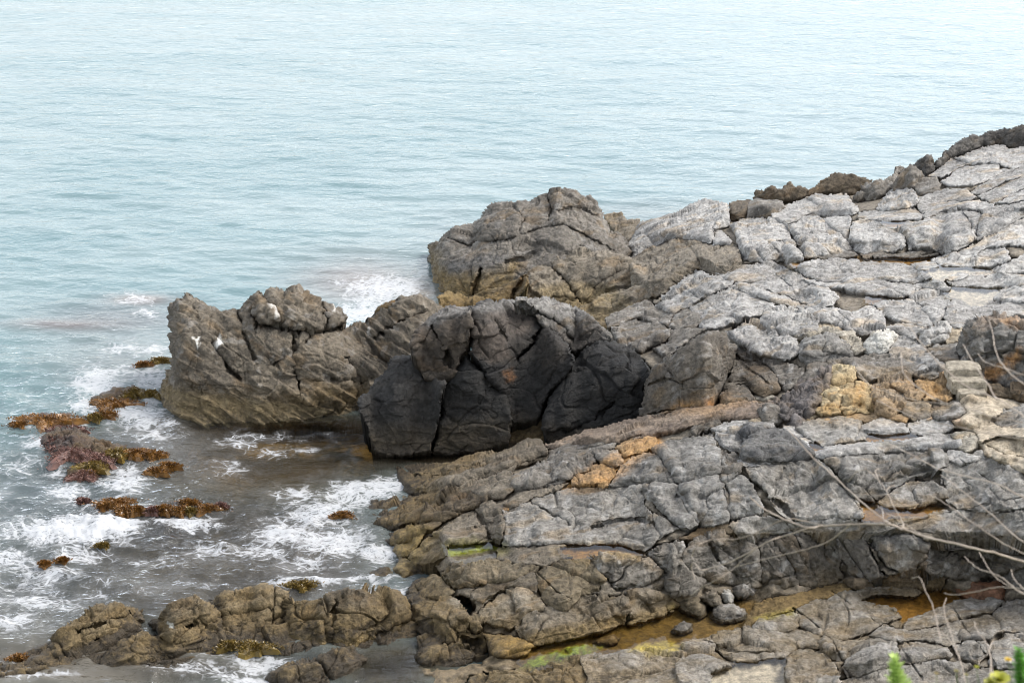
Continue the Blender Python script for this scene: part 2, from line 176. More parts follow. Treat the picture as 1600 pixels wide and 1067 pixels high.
front_shelf|block|12|gs|0,.3|1488,1006 1540,1001 1547,1020 1530,1037 1500,1030|
front_shelf|block|36|gs|0,.3|1223,1062 1228,1031 1245,1012 1275,1010 1302,1035 1314,1056 1305,1120 1243,1120|rough=.8
front_shelf|slab|8|gs|5,.5|1310,1060 1340,1051 1400,1042 1470,1031 1520,1040 1600,1046 1690,1062 1690,1120 1300,1120|
tide_rock_a|M|M|ta|25,0.9|64,1020 78,998 100,975 130,955 150,944 165,945 185,940 205,945 219,952 229,968 227,988 205,1006 180,1022 150,1037 110,1045 75,1042|w=5 tn=.5 rough=1.0 tf=60 tt=25 crk=120,985:160,975:200,960,.1,4;150,1000:190,985,.1,3
tide_rock_b|M|M|bn|20,.4|-60,1050 0,1036 30,1022 75,1004 92,1040 60,1052 10,1062 -60,1075|w=7 tf=30 tt=15
tide_rock_c|M|M|ta|25,0.9|145,1054 165,1022 185,1004 225,988 247,1000 257,1020 256,1044 220,1056 180,1060|w=5 tn=.5 rough=1.0 tf=62 tt=25
tide_rock_d|M|M|ta|20,0.9|229,978 260,955 275,945 295,937 315,942 336,955 343,972 347,1005 335,1018 310,1030 285,1040 258,1042 252,1012 240,992|w=5 tn=.5 rough=1.0 tf=64 tt=25 crk=245,985:258,1010:256,1035,.1,3;275,985:300,975:330,970,.12,3
tide_rock_e|M|M|ta|15,1.26|318,947 350,932 385,920 410,916 435,919 450,935 449,962 446,992 420,997 390,999 360,1004 345,1006 340,965|w=5 tn=.5 rough=1.0 tf=60 tt=25 crk=345,965:390,955:440,952,.14,4
tide_rock_f|M|M|tk|25,0.54|442,985 445,960 450,937 500,930 560,920 590,921 620,931 636,945 644,962 642,990 610,1002 580,1012 540,1019 490,1019 450,1008|w=5 tn=.5 rough=1.0 tf=72 tt=22 crk=525,935:522,970:520,1000,.08,4;590,990:620,970:640,965,.12,4
tide_rock_g|M|M|oc|5,.4|345,1008 400,996 450,1004 512,1012 500,1022 440,1026 380,1024|w=8 tf=20 tt=5
tide_rock_h|M|M|ta|20,1.08|416,1064 440,1045 490,1030 530,1017 550,1011 564,1024 567,1047 545,1064 500,1074 450,1082|w=5 tn=.5 rough=1.0 tf=50 tt=18
tide_rock_i|M|M|oc|5,.3|572,1024 600,1015 626,1014 624,1023 590,1030|w=6 tf=25
tide_rock_j|M|M|bn|5,.3|448,922 475,911 500,909 505,917 480,925|w=6 tf=25
tide_rock_k|M|M|oc|5,.3|517,810 532,799 553,801 552,814 530,818|w=6 tf=30
tide_rock_l|M|M|oc|10,.3|596,990 640,966 648,985 644,998 610,1004|w=8 tf=45
loose_a|M|M|ta|0,.1|1050,945 1055,935 1070,930 1090,932 1105,945 1107,961 1095,969 1075,963 1058,956|z=.36 w=12 tf=60 tt=10 rough=.5
loose_b|M|M|tn|0,.1|1085,933 1100,925 1120,921 1131,935 1129,947 1110,948|z=.5 w=8 tf=60 tt=10 rough=.5
loose_c|M|M|wh|0,.1|1121,926 1130,919 1143,920 1148,932 1144,944 1133,940|z=.5 w=8 tf=60 tt=10 rough=.4
loose_d|M|M|gb|0,.1|1108,965 1112,950 1120,942 1145,941 1165,950 1170,958 1165,970 1140,974 1120,972|z=.36 w=12 tf=60 tt=10 rough=.6
loose_e|M|M|gb|0,.1|1048,985 1055,976 1070,970 1083,974 1081,986 1065,992|z=.36 w=8 tf=50 tt=10 rough=.5
loose_f|M|M|oc|0,.1|926,1003 935,995 955,991 969,996 963,1006 945,1008|z=.36 w=6 tf=30 tt=5 rough=.5
loose_g|M|M|gb|0,.1|1138,921 1155,911 1175,911 1182,922 1165,934 1148,932|z=.5 w=8 tf=55 tt=10 rough=.5
loose_h|M|M|rd|0,.1|1486,916 1500,908 1520,904 1542,911 1560,904 1569,914 1574,926 1569,937 1540,940 1510,937 1494,928|w=12 tf=55 tt=10 rough=.6
loose_i|M|M|sb|0,.1|1254,656 1262,648 1275,645 1279,652 1270,660 1258,663|w=6 tf=55 tt=10 rough=.4
loose_j|M|M|gb|0,.1|1178,642 1200,629 1222,634 1231,645 1229,656 1215,665 1190,662|w=10 tf=65 tt=10 rough=.6
loose_k|M|M|gr|0,.3|1238,548 1260,530 1290,521 1310,525 1331,545 1336,556 1310,564 1265,571 1246,563|w=14 tf=65 tt=10
loose_l|M|M|wp|0,.2|1344,548 1350,535 1370,518 1390,515 1403,525 1396,546 1385,555 1355,555|w=10 tf=60 tt=15 rough=.7
loose_m|M|M|pg|0,.2|1429,537 1440,512 1460,506 1478,504 1485,520 1479,534 1460,538 1445,547|w=9 tf=62 tt=10
loose_n|M|M|pu|0,.2|1226,652 1245,648 1264,655 1252,670 1235,671|w=6 tf=55 rough=.8
loose_o|M|M|pb|0,.1|1176,620 1190,617 1210,617 1216,624 1195,629 1180,628|w=6 tf=45 tt=10 rough=.5
loose_p|M|M|sb|0,.1|1165,660 1172,654 1185,653 1194,659 1190,664 1170,665|w=5 tf=45 tt=10 rough=.4
front_shelf|slab|6|oc|10,.5|1142,978 1152,950 1200,935 1260,925 1320,911 1332,922 1300,932 1262,942 1238,954 1200,968 1172,983|
front_shelf|slab|7|gb|5,.5|1330,926 1350,917 1400,915 1442,923 1432,934 1390,934 1350,936|
upper_terrace|slab|8|gs|10,.8|1543,657 1570,640 1600,632 1690,640 1690,700 1600,670 1560,666|
upper_terrace|slab|5|sb|5,.5|1530,690 1560,680 1600,684 1690,705 1690,740 1600,716 1560,706|
tide_rock_m|M|M|tk|8,1|-60,1062 0,1042 60,1026 100,1018 160,1020 235,1000 330,985 440,975 560,985 650,975 652,1004 570,1024 440,1024 350,1032 300,1046 220,1062 120,1062 20,1072 -60,1080|w=6 tf=28 tt=8 tn=.5 rough=1.2
reef_h|M|M|rf|0,.3|150,700 180,692 240,702 268,716 240,730 205,738 190,726 160,718|w=5 tf=18 tt=2 rough=1.2
reef_a|M|M|rf|0,.3|62,692 80,676 120,670 150,688 190,695 188,714 160,728 110,728 80,720 66,707|w=8 tf=35 tt=3 rough=1.4
reef_b|M|M|rf|0,.3|98,748 115,735 145,734 163,745 142,760 110,758|w=8 tf=30 tt=3 rough=1.4
reef_c|M|M|rf|0,.3|178,802 200,791 260,788 330,788 352,796 330,805 260,809 200,809|w=6 tf=30 tt=3 rough=1.4
reef_d|M|M|rf|0,.3|113,791 130,779 155,781 192,785 182,799 140,799|w=6 tf=25 tt=3 rough=1.2
reef_e|M|M|rf|0,.3|136,638 150,622 185,605 210,603 241,611 238,624 212,643 180,648 150,649|w=8 tf=25 tt=3 rough=1.4
reef_f|M|M|rf|0,.3|28,664 40,652 75,645 110,648 120,658 95,668 60,674 35,674|w=8 tf=40 tt=8 rough=1.4
reef_g|M|M|rf|0,.3|210,572 235,563 262,556 268,568 240,576|w=5 tf=30 tt=3
"""
THINGS = {
 'tide_rock_m': ('tide_rock','rock','long low dark ledge joining the feet of the bottom left rock chain'),
 'reef_h': ('reef_rock','reef','flat brown reef plate behind the right part of the seaweed rim'),
 'headland': ('rock_headland','headland','tall brown grey rock headland rising from the water beyond the black boulders'),
 'crag': ('sea_crag','rock crag','jagged brown crag with slanted strata and white droppings standing in the sea at left'),
 'dark_outcrop': ('boulder_outcrop','boulder','nearly black fractured boulder mass with deep diagonal cracks in the centre'),
 'far_ridge': ('rock_ridge','rock ridge','far pale grey ridge with dark jagged crest against the sea at upper right'),
 'back_wall': ('rock_bank','rock bank','row of upright light grey blocks along the seaward edge behind the rusty shallow pools'),
 'right_slope': ('rock_slope','rock slope','smooth pale slabs sloping down from the right edge around the two bright pools'),
 'middle_outcrop': ('rock_outcrop','rock outcrop','broad crumpled grey outcrop between the black boulders and the bright upper pools'),
 'knobbly_boulder': ('knobbly_boulder','boulder','dark grey knobbly boulder with rusty stains above the stone steps at right edge'),
 'stone_stairway': ('stone_stairway','steps','three worn beige stone steps left of the path under the knobbly boulder'),
 'yellow_outcrop': ('rock_knoll','rock knoll','rust stained knoll with pale yellow rock blocks beside the orange soil'),
 'pink_ledge': ('rock_ledge','rock ledge','brownish pink ledge running from the black boulders down to the foaming inlet'),
 'cracked_slab': ('rock_pavement','rock slabs','big grey slabs split by straight cracks between the orange soil pocket and twig tips'),
 'upper_terrace': ('rock_terrace','rock terrace','layered grey terrace with an overhanging block above an amber pool, right side'),
 'long_ridge': ('long_rock_ridge','rock ridge','long knobbly ridge standing over the amber channel across the lower right'),
 'tan_pile': ('boulder_pile','boulder pile','pile of tan boulders at the waterline left of the pale rounded dome'),
 'front_shelf': ('shelf_rock','rock shelf','smooth light grey shelf in front of the amber channel along the bottom edge'),
 'shore_stone_a': ('shore_rock','rock','small tan rock in foam at the foot of the tan boulder pile'),
 'tide_rock_a': ('tide_rock','rock','humped tan brown rock, leftmost high one of the chain across bottom left'),
 'tide_rock_b': ('tide_rock','rock','low dark wet rock tapering into the water at the bottom left corner'),
 'tide_rock_c': ('tide_rock','rock','rounded tan rock leaning against the front of the humped leftmost rock'),
 'tide_rock_d': ('tide_rock','rock','cracked tan rock with white spots, second hump of the bottom left chain'),
 'tide_rock_e': ('tide_rock','rock','flat topped layered rock with a horizontal split left of the long dark block'),
 'tide_rock_f': ('tide_rock','rock','long dark faced block at the right end of the bottom left chain'),
 'tide_rock_g': ('tide_rock','rock','low ochre algae covered ledge at the foot of the long dark faced block'),
 'tide_rock_h': ('tide_rock','rock','low slanting tan rock beside the calm reflecting pool at the bottom'),
 'tide_rock_i': ('tide_rock','rock','tiny flat stone in the calm reflecting pool near the bottom'),
 'tide_rock_j': ('tide_rock','rock','low brown rock awash just behind the bottom left rock chain'),
 'tide_rock_k': ('tide_rock','rock','small ochre rock awash at the tip of the brown ledge in the inlet'),
 'tide_rock_l': ('tide_rock','rock','ochre wedge rock between the long dark faced block and the tan boulder pile'),
 'loose_a': ('loose_stone','stone','largest rounded brown loose stone in the amber channel'),
 'loose_b': ('loose_stone','stone','brown loose stone tucked behind the largest rounded one in the channel'),
 'loose_c': ('loose_stone','stone','small white topped loose stone above the amber channel'),
 'loose_d': ('loose_stone','stone','angular grey loose stone right of the largest rounded one in the channel'),
 'loose_e': ('loose_stone','stone','small grey stone standing alone in the water of the amber channel'),
 'loose_f': ('loose_stone','stone','flat ochre stone at the left end of the amber channel'),
 'loose_g': ('loose_stone','stone','brown stone right of the white topped stone under the long ridge'),
 'loose_h': ('red_boulder','boulder','smooth reddish brown boulder under the ridge at lower right'),
 'loose_i': ('cobble','cobble','cream cobble lying left of the orange soil below the yellow blocks'),
 'loose_j': ('round_stone','stone','rounded grey stone at the right end of the pink ledge'),
 'loose_k': ('grey_boulder','boulder','dark grey boulder above the cap slab of the yellow knoll'),
 'loose_l': ('white_boulder','boulder','chalky white boulder right of the dark grey one'),
 'loose_m': ('pale_boulder','boulder','pale grey boulder up and right of the chalky white boulder'),
 'loose_n': ('purple_stone','stone','small purplish stone between the rounded grey stone and the cream cobble'),
 'loose_o': ('flat_stone','stone','flat pinkish stone on the back edge of the pink ledge'),
 'loose_p': ('flat_stone','stone','flat cream stone on the light cap of the cracked slabs'),
 'reef_a': ('reef_rock','reef','purplish reef rock edge with little waterfalls, largest at left'),
 'reef_b': ('reef_rock','reef','small purplish reef rock just below the largest reef edge'),
 'reef_c': ('reef_rock','reef','long narrow reef rock under a row of brown seaweed above the splash'),
 'reef_d': ('reef_rock','reef','short reef rock left of the long narrow one above the splash'),
 'reef_e': ('reef_rock','reef','seaweed covered reef rock close to the foot of the crag'),
 'reef_f': ('reef_rock','reef','outermost reef rock capped with rusty seaweed near the left edge'),
 'reef_g': ('reef_rock','reef','thin dark reef touching the left side of the crag'),
}
POOLS = [ # label, z(None: from ground), colour key, outline
 ('narrow rusty pool under the row of upright grey blocks', 'am', '1240,413 1252,407 1340,404 1430,404 1470,399 1462,406 1435,411 1400,411 1350,407 1310,405 1262,411'),
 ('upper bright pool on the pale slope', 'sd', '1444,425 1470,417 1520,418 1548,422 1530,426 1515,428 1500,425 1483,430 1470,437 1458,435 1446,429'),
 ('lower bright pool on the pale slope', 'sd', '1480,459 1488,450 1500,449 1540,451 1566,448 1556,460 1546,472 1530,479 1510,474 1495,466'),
 ('dark little pool behind the upright grey blocks', 'am', '1382,348 1400,345 1427,345 1420,351 1408,353 1392,351'),
 ('thin rusty pool below the crumpled grey slab', 'am', '1356,468 1372,463 1400,467 1422,464 1412,469 1385,469 1365,472'),
 ('ochre pool under the two light slabs of the terrace', 'am', '1353,681 1390,681 1420,678 1447,683 1420,688 1380,688 1357,690'),
 ('tiny ochre pool left of the long light bar', 'am', '1262,692 1275,690 1287,698 1276,707 1268,705'),
 ('deep amber pool under the overhanging block', 'am', '1350,783 1368,782 1375,792 1410,797 1450,792 1472,795 1440,804 1390,804 1385,810 1370,813 1351,811'),
 ('lime green rock pool on the tan boulders', 'li', '697,853 730,850 775,850 787,856 750,862 715,869 700,863'),
 ('grey rock pool just below the lime one', 'gp', '708,872 740,865 778,863 772,873 745,881 720,879'),
 ('amber lens shaped pool below the big cracked slab', 'am', '876,858 900,852 950,850 975,853 1003,862 960,867 935,867 900,869 880,866'),
 ('long amber channel below the knobbly ridge', 'am', '812,1034 840,1008 900,998 960,983 1000,973 1060,953 1110,945 1150,940 1180,942 1172,960 1165,978 1110,996 1060,1012 1000,1014 900,1028 830,1044'),
 ('dark amber pool beside the reddish boulder', 'am', '1345,938 1370,928 1430,932 1480,925 1504,935 1440,960 1412,968 1398,950 1370,944'),
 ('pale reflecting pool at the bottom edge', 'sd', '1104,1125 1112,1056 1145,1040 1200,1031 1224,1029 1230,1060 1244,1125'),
]
ZG = """560,1040,-.1 620,1060,-.1 650,1010,-.05 700,1040,.15 800,1040,.33 900,1010,.35 1000,995,.36 1100,970,.36 1200,945,.36 1300,930,.37 1450,935,.38 1000,1060,.5 1200,1060,.55 1400,1060,.75 1600,1060,.9 1600,960,.6
645,940,.05 620,900,-.1 690,900,.55 750,940,.5 800,975,.4 750,860,.8 700,860,.7 840,900,.85 930,860,1.1 1000,862,1.12 940,940,.65 1050,930,.5 1150,915,.45 1050,860,1.2 1150,830,1.4 1200,900,.6 1320,910,.45 1300,830,1.65 1450,840,1.7 1450,800,1.85 1360,800,1.85 1600,850,1.8 1600,790,2.1 1560,915,.5
640,870,.15 600,840,-.1 550,815,-.15 640,825,.25 630,775,-.1 700,770,.45 700,735,.55 620,740,-.1 800,790,1.1 800,740,.95 850,700,.75 740,705,-.05 950,700,1.35 900,745,1.2 1000,760,1.6 1000,650,1.35 1100,640,1.75 1100,740,1.8 1150,815,1.5 1200,720,2.05 1200,650,1.95 1300,700,2.15 1400,685,2.25 1400,755,2.0 1500,700,2.35 1560,640,2.5 1600,700,2.5
1250,590,2.15 1300,650,2.2 1450,650,2.35 1400,590,2.4 1500,620,2.5 1500,572,2.75 1600,600,2.6 1600,640,2.5 1200,620,1.95 1000,600,1.35 960,520,1.35 1100,520,1.85 1200,520,2.1 1300,540,2.4 1400,520,2.5 1500,500,2.6 1600,490,2.75 1500,465,2.6 1540,455,2.6 1490,425,2.65 1600,420,2.8 1400,466,2.45 1300,450,2.3 1200,440,2.1 1100,430,1.8 1000,440,.9 1250,410,2.1 1350,406,2.3 1450,402,2.5 1030,450,1.2
1050,380,1.3 1160,400,1.9 1100,330,1.4 1000,370,.6 950,345,.4 1150,320,1.4 1200,320,1.7 1200,300,1.2 1300,280,1.4 1300,330,2.1 1400,345,2.6 1400,300,2.4 1380,280,1.8 1440,255,2.2 1500,225,2.4 1600,200,2.7 1700,175,3.0 1600,300,3.1 1700,400,3.1 1700,700,2.7 1700,1000,.9 1520,340,2.9 1700,300,3.3"""

FRACTURES = [ # long straight joints that run through several blocks: outline px, depth m, half width px
 ('1022,712 1040,745 1056,770 1075,800 1092,824', .16, 2.4), ('1003,768 1030,800 1066,828', .16, 2.4), ('1118,672 1128,705 1126,742 1140,775 1142,812', .14, 2.6),
 ('1262,690 1290,722 1318,762 1345,800', .16, 2.6), ('1290,722 1340,712 1400,707 1470,706', .14, 2.2), ('1160,726 1220,722 1280,716', .12, 2.), 
 ('1310,838 1335,875 1358,905', .12, 2.6), ('1352,832 1375,870 1395,900', .12, 2.4), ('1183,845 1190,880 1200,910', .14, 3), ('1230,818 1250,850 1262,890', .1, 2.2),
 ('920,872 950,905 980,928', .12, 2.4), ('840,895 870,925 900,940', .1, 2.), ('690,895 705,915 712,930', .14, 3.), ('645,905 660,935', .14, 3.),
 ('1170,345 1200,380 1230,410', .12, 2.), ('1250,345 1285,385 1300,400', .1, 2.), ('1330,345 1332,395', .12, 2.2), ('1405,350 1415,388', .1, 2.), ('1528,330 1520,378', .12, 2.2),
 ('1050,440 1100,470 1150,505', .1, 2.), ('1195,425 1260,455 1310,490 1340,520', .12, 2.), ('1090,425 1140,450 1210,475 1290,500', .1, 2.), ('1290,405 1360,440 1430,470 1475,505', .1, 2.),
 ('1490,250 1540,285 1575,320', .1, 2.), ('1420,330 1500,300 1600,262', .1, 2.), ('1450,300 1520,275 1600,235', .08, 2.), ('1440,400 1520,380 1600,335', .08, 2.),
 ('1300,925 1350,960 1400,1000 1440,1060', .12, 2.4), ('1240,950 1300,1000 1330,1060', .12, 2.4), ('1480,935 1510,985 1550,1035', .1, 2.2), ('1100,1005 1180,1020 1260,1012', .1, 2.),
 ('780,735 850,712 930,700 1000,680', .1, 2.), ('700,790 800,770 900,745', .1, 2.), ('560,815 640,795 700,785', .08, 2.), ('1150,560 1200,600', .12, 2.4), ('1035,565 1060,600 1062,640', .08, 2.),
 ('1500,720 1560,760 1600,800', .08, 2.), ('1390,825 1480,800 1600,780', .08, 2.)]
import bpy, bmesh, math, numpy as np
from mathutils import Vector
R = math.radians
F_PX, CX, CY, PITCH, CAM_H = 3111.0, 800.0, 533.5, R(20.0), 16.0
sc = bpy.context.scene
COL = sc.collection
f32 = np.float32
SEED = [7]

# ------------------------------------------------------------ camera maths
SP, CP = math.sin(PITCH), math.cos(PITCH)
def ray(u, v):
    """direction per unit horizontal... returns (rx, ry, rz): unit-less ray, y forward"""
    a = (np.asarray(u, float) - CX) / F_PX
    b = (CY - np.asarray(v, float)) / F_PX          # up
    # camera axes: right=(1,0,0), forward=(0,CP,-SP), up=(0,SP,CP)
    return a, CP + b * SP, -SP + b * CP
def at_z(u, v, z):
    rx, ry, rz = ray(u, v)
    k = (z - CAM_H) / rz
    return np.stack([rx * k, ry * k, CAM_H + rz * k], -1)
def at_d(u, v, d):
    rx, ry, rz = ray(u, v)
    k = d / ry
    return np.stack([rx * k, ry * k, CAM_H + rz * k], -1)

# ------------------------------------------------------------ noise
def _h(ix, iy, iz, s):
    with np.errstate(over='ignore'):
        n = (ix.astype(np.int64) * 374761393 + iy.astype(np.int64) * 668265263 + iz.astype(np.int64) * 2147483647 + s * 1274126177) & 0xffffffff
        n = ((n ^ (n >> 13)) * 1274126177) & 0xffffffff
        n = ((n ^ (n >> 15)) * 2246822519) & 0xffffffff
        n = n ^ (n >> 16)
    return (n & 0xffffff).astype(f32) / f32(0xffffff)
def vn(p, s=0):
    """value noise -1..1, p (...,3)"""
    i = np.floor(p).astype(np.int64); f = (p - i).astype(f32)
    w = f * f * f * (f * (f * 6 - 15) + 10)
    x, y, z = i[..., 0], i[..., 1], i[..., 2]
    r = 0
    for dx in (0, 1):
        wx = w[..., 0] if dx else 1 - w[..., 0]
        for dy in (0, 1):
            wy = w[..., 1] if dy else 1 - w[..., 1]
            for dz in (0, 1):
                wz = w[..., 2] if dz else 1 - w[..., 2]
                r = r + wx * wy * wz * _h(x + dx, y + dy, z + dz, s)
    return r * 2 - 1
def fbm(p, o=4, s=0, g=.5, l=2.07):
    r = 0; a = 1.; t = 0
    for k in range(o):
        r = r + a * vn(p * (l ** k) + 17.3 * k, s + k); t += a; a *= g
    return r / t
def ridged(p, o=4, s=0, g=.5):
    r = 0; a = 1.; t = 0
    for k in range(o):
        r = r + a * (1 - np.abs(vn(p * (2.1 ** k) + 9.1 * k, s + k)) * 2); t += a; a *= g
    return r / t
def facets(p, s=0):
    """voronoi cells, each a randomly tilted plane: returns (height, edge distance)"""
    i = np.floor(p).astype(np.int64)
    d1 = np.full(p.shape[:-1], 9., f32); d2 = d1.copy(); hgt = np.zeros_like(d1)
    for dx in (-1, 0, 1):
        for dy in (-1, 0, 1):
            for dz in (-1, 0, 1):
                c = i + np.array([dx, dy, dz])
                o = np.stack([_h(c[..., 0], c[..., 1], c[..., 2], s + k) for k in range(3)], -1)
                q = p - (c + o)
                d = np.sqrt((q * q).sum(-1)).astype(f32)
                n = np.stack([_h(c[..., 0], c[..., 1], c[..., 2], s + 5 + k) for k in range(3)], -1) * 2 - 1
                hh = (q * n).sum(-1) + (_h(c[..., 0], c[..., 1], c[..., 2], s + 9) - .5) * .6
                b = d < d1
                d2 = np.where(b, d1, np.minimum(d2, d)); hgt = np.where(b, hh, hgt); d1 = np.where(b, d, d1)
    return hgt, d2 - d1
def sst(x, a, b):
    t = np.clip((x - a) / (b - a), 0, 1); return t * t * (3 - 2 * t)
def mix(a, b, t):
    return a + (b - a) * t

# ------------------------------------------------------------ polygons in traced coordinates
def pts(s):
    return np.array([[float(c) for c in w.split(',')] for w in s.split()])
def warp(U, V, a=1.0):
    z = np.zeros_like(U)
    n = lambda sc_, s: vn(np.stack([U / sc_, V / sc_, z], -1), s)
    return (U + a * (1.3 * n(17, 301) + 1.3 * n(7, 302) + .9 * n(3.1, 305)), V + a * (1.1 * n(15, 303) + 1.1 * n(6, 304) + .8 * n(2.7, 306)))
def seg_dist(U, V, P, closed=True, tag=False):
    best = np.full(U.shape, 1e9); n = len(P)
    for i in range(n if closed else n - 1):
        a, b = P[i], P[(i + 1) % n]
        e = b - a; L = (e * e).sum() + 1e-9
        t = np.clip(((U - a[0]) * e[0] + (V - a[1]) * e[1]) / L, 0, 1)
        d = (U - a[0] - t * e[0]) ** 2 + (V - a[1] - t * e[1]) ** 2
        best = np.minimum(best, d)
    return np.sqrt(best)
def inside(U, V, P):
    r = np.zeros(U.shape, bool); n = len(P)
    for i in range(n):
        x0, y0 = P[i]; x1, y1 = P[(i + 1) % n]
        if y0 == y1: continue
        c = ((y0 > V) != (y1 > V)) & (U < (x1 - x0) * (V - y0) / (y1 - y0) + x0)
        r ^= c
    return r
def sdist(U, V, P):
    d = seg_dist(U, V, P); return np.where(inside(U, V, P), d, -d)

# ------------------------------------------------------------ ground height over the traced view
def make_zg():
    C = np.array([[float(c) for c in w.split(',')] for w in ZG.split()])
    X = C[:, :2] / 100; n = len(C)
    K = np.sqrt(((X[:, None] - X[None]) ** 2).sum(-1) + .02)
    A = np.zeros((n + 3, n + 3)); A[:n, :n] = K - .02 * np.eye(n) * 10; A[:n, n] = 1; A[:n, n + 1:] = X; A[n, :n] = 1; A[n + 1:, :n] = X.T
    b = np.zeros(n + 3); b[:n] = C[:, 2]
    w = np.linalg.solve(A, b)
    gu = np.arange(-120, 1800, 5.); gv = np.arange(100, 1220, 5.)
    U, V = np.meshgrid(gu, gv)
    Q = np.stack([U, V], -1) / 100
    Z = w[n] + Q[..., 0] * w[n + 1] + Q[..., 1] * w[n + 2]
    for i in range(n):
        Z = Z + w[i] * np.sqrt(((Q - X[i]) ** 2).sum(-1) + .02)
    uu = U * .94 - V * .34; vv = U * .34 + V * .94
    Z = Z + (.16 * fbm(np.stack([uu / 110, vv / 34, U * 0], -1), 3, 900) + .05 * ridged(np.stack([uu / 60, vv / 16, U * 0], -1), 2, 910)) * sst(U, 640, 780)
    for k, (lab, ck, ol) in enumerate(POOLS):
        P = pts(ol); sd = sdist(U, V, P)
        m = sd > -3
        zp = float(np.median(Z[m])) if m.any() else float(Z[np.abs(sd).argmin() // Z.shape[1], 0])
        if 'long amber' in lab: zp = .36
        wt = sst(sd, -16, -3)
        Z = mix(Z, zp, wt); POOLZ[lab] = zp
    return gu, gv, Z
POOLZ = {}
def zg(U, V):
    gu, gv, Z = ZGRID
    x = np.clip((U - gu[0]) / 5., 0, len(gu) - 1.001); y = np.clip((V - gv[0]) / 5., 0, len(gv) - 1.001)
    i = x.astype(int); j = y.astype(int); fx = x - i; fy = y - j
    return (Z[j, i] * (1 - fx) + Z[j, i + 1] * fx) * (1 - fy) + (Z[j + 1, i] * (1 - fx) + Z[j + 1, i + 1] * fx) * fy

# ------------------------------------------------------------ colours (true surface colours, linear)
PAL = { # main, secondary
 'lg': ((.375, .366, .350), (.245, .236, .222)), 'pg': ((.43, .420, .400), (.30, .290, .275)),
 'gs': ((.270, .258, .236), (.175, .163, .144)), 'gr': ((.215, .207, .192), (.135, .128, .116)),
 'gb': ((.185, .170, .148), (.115, .102, .086)), 'bg': ((.135, .118, .096), (.080, .068, .054)),
 'dgr': ((.090, .089, .088), (.150, .146, .138)), 'dg': ((.105, .098, .088), (.055, .050, .045)),
 'hl': ((.175, .158, .135), (.110, .098, .082)), 'hs': ((.225, .195, .152), (.140, .120, .092)),
 'cr': ((.165, .140, .106), (.090, .077, .060)), 'bn': ((.130, .102, .068), (.070, .054, .036)),
 'tn': ((.175, .150, .115), (.105, .088, .066)), 'ta': ((.170, .138, .090), (.095, .076, .050)),
 'tk': ((.085, .070, .050), (.150, .115, .066)), 'pt': ((.27, .235, .18), (.18, .155, .118)),
 'oc': ((.175, .120, .050), (.090, .062, .030)), 'dk': ((.014, .0138, .0135), (.028, .027, .025)),
 'dk2': ((.042, .040, .037), (.022, .021, .020)), 'dkt': ((.018, .0172, .0165), (.040, .035, .030)), 'grt': ((.090, .080, .070), (.150, .145, .135)),
 'br2': ((.085, .068, .052), (.040, .034, .028)), 'yl': ((.48, .41, .27), (.36, .26, .13)), 'or': ((.38, .25, .13), (.20, .155, .11)),
 'sb': ((.42, .36, .27), (.30, .25, .18)), 'pb': ((.40, .365, .30), (.26, .24, .20)), 'pk': ((.24, .19, .145), (.150, .115, .090)),
 'pu': ((.165, .150, .145), (.095, .085, .082)), 'wh': ((.48, .47, .44), (.14, .12, .09)), 'wp': ((.52, .51, .47), (.38, .36, .31)),
 'rd': ((.24, .125, .075), (.14, .080, .052)), 'rf': ((.070, .052, .045), (.11, .075, .035)),
}
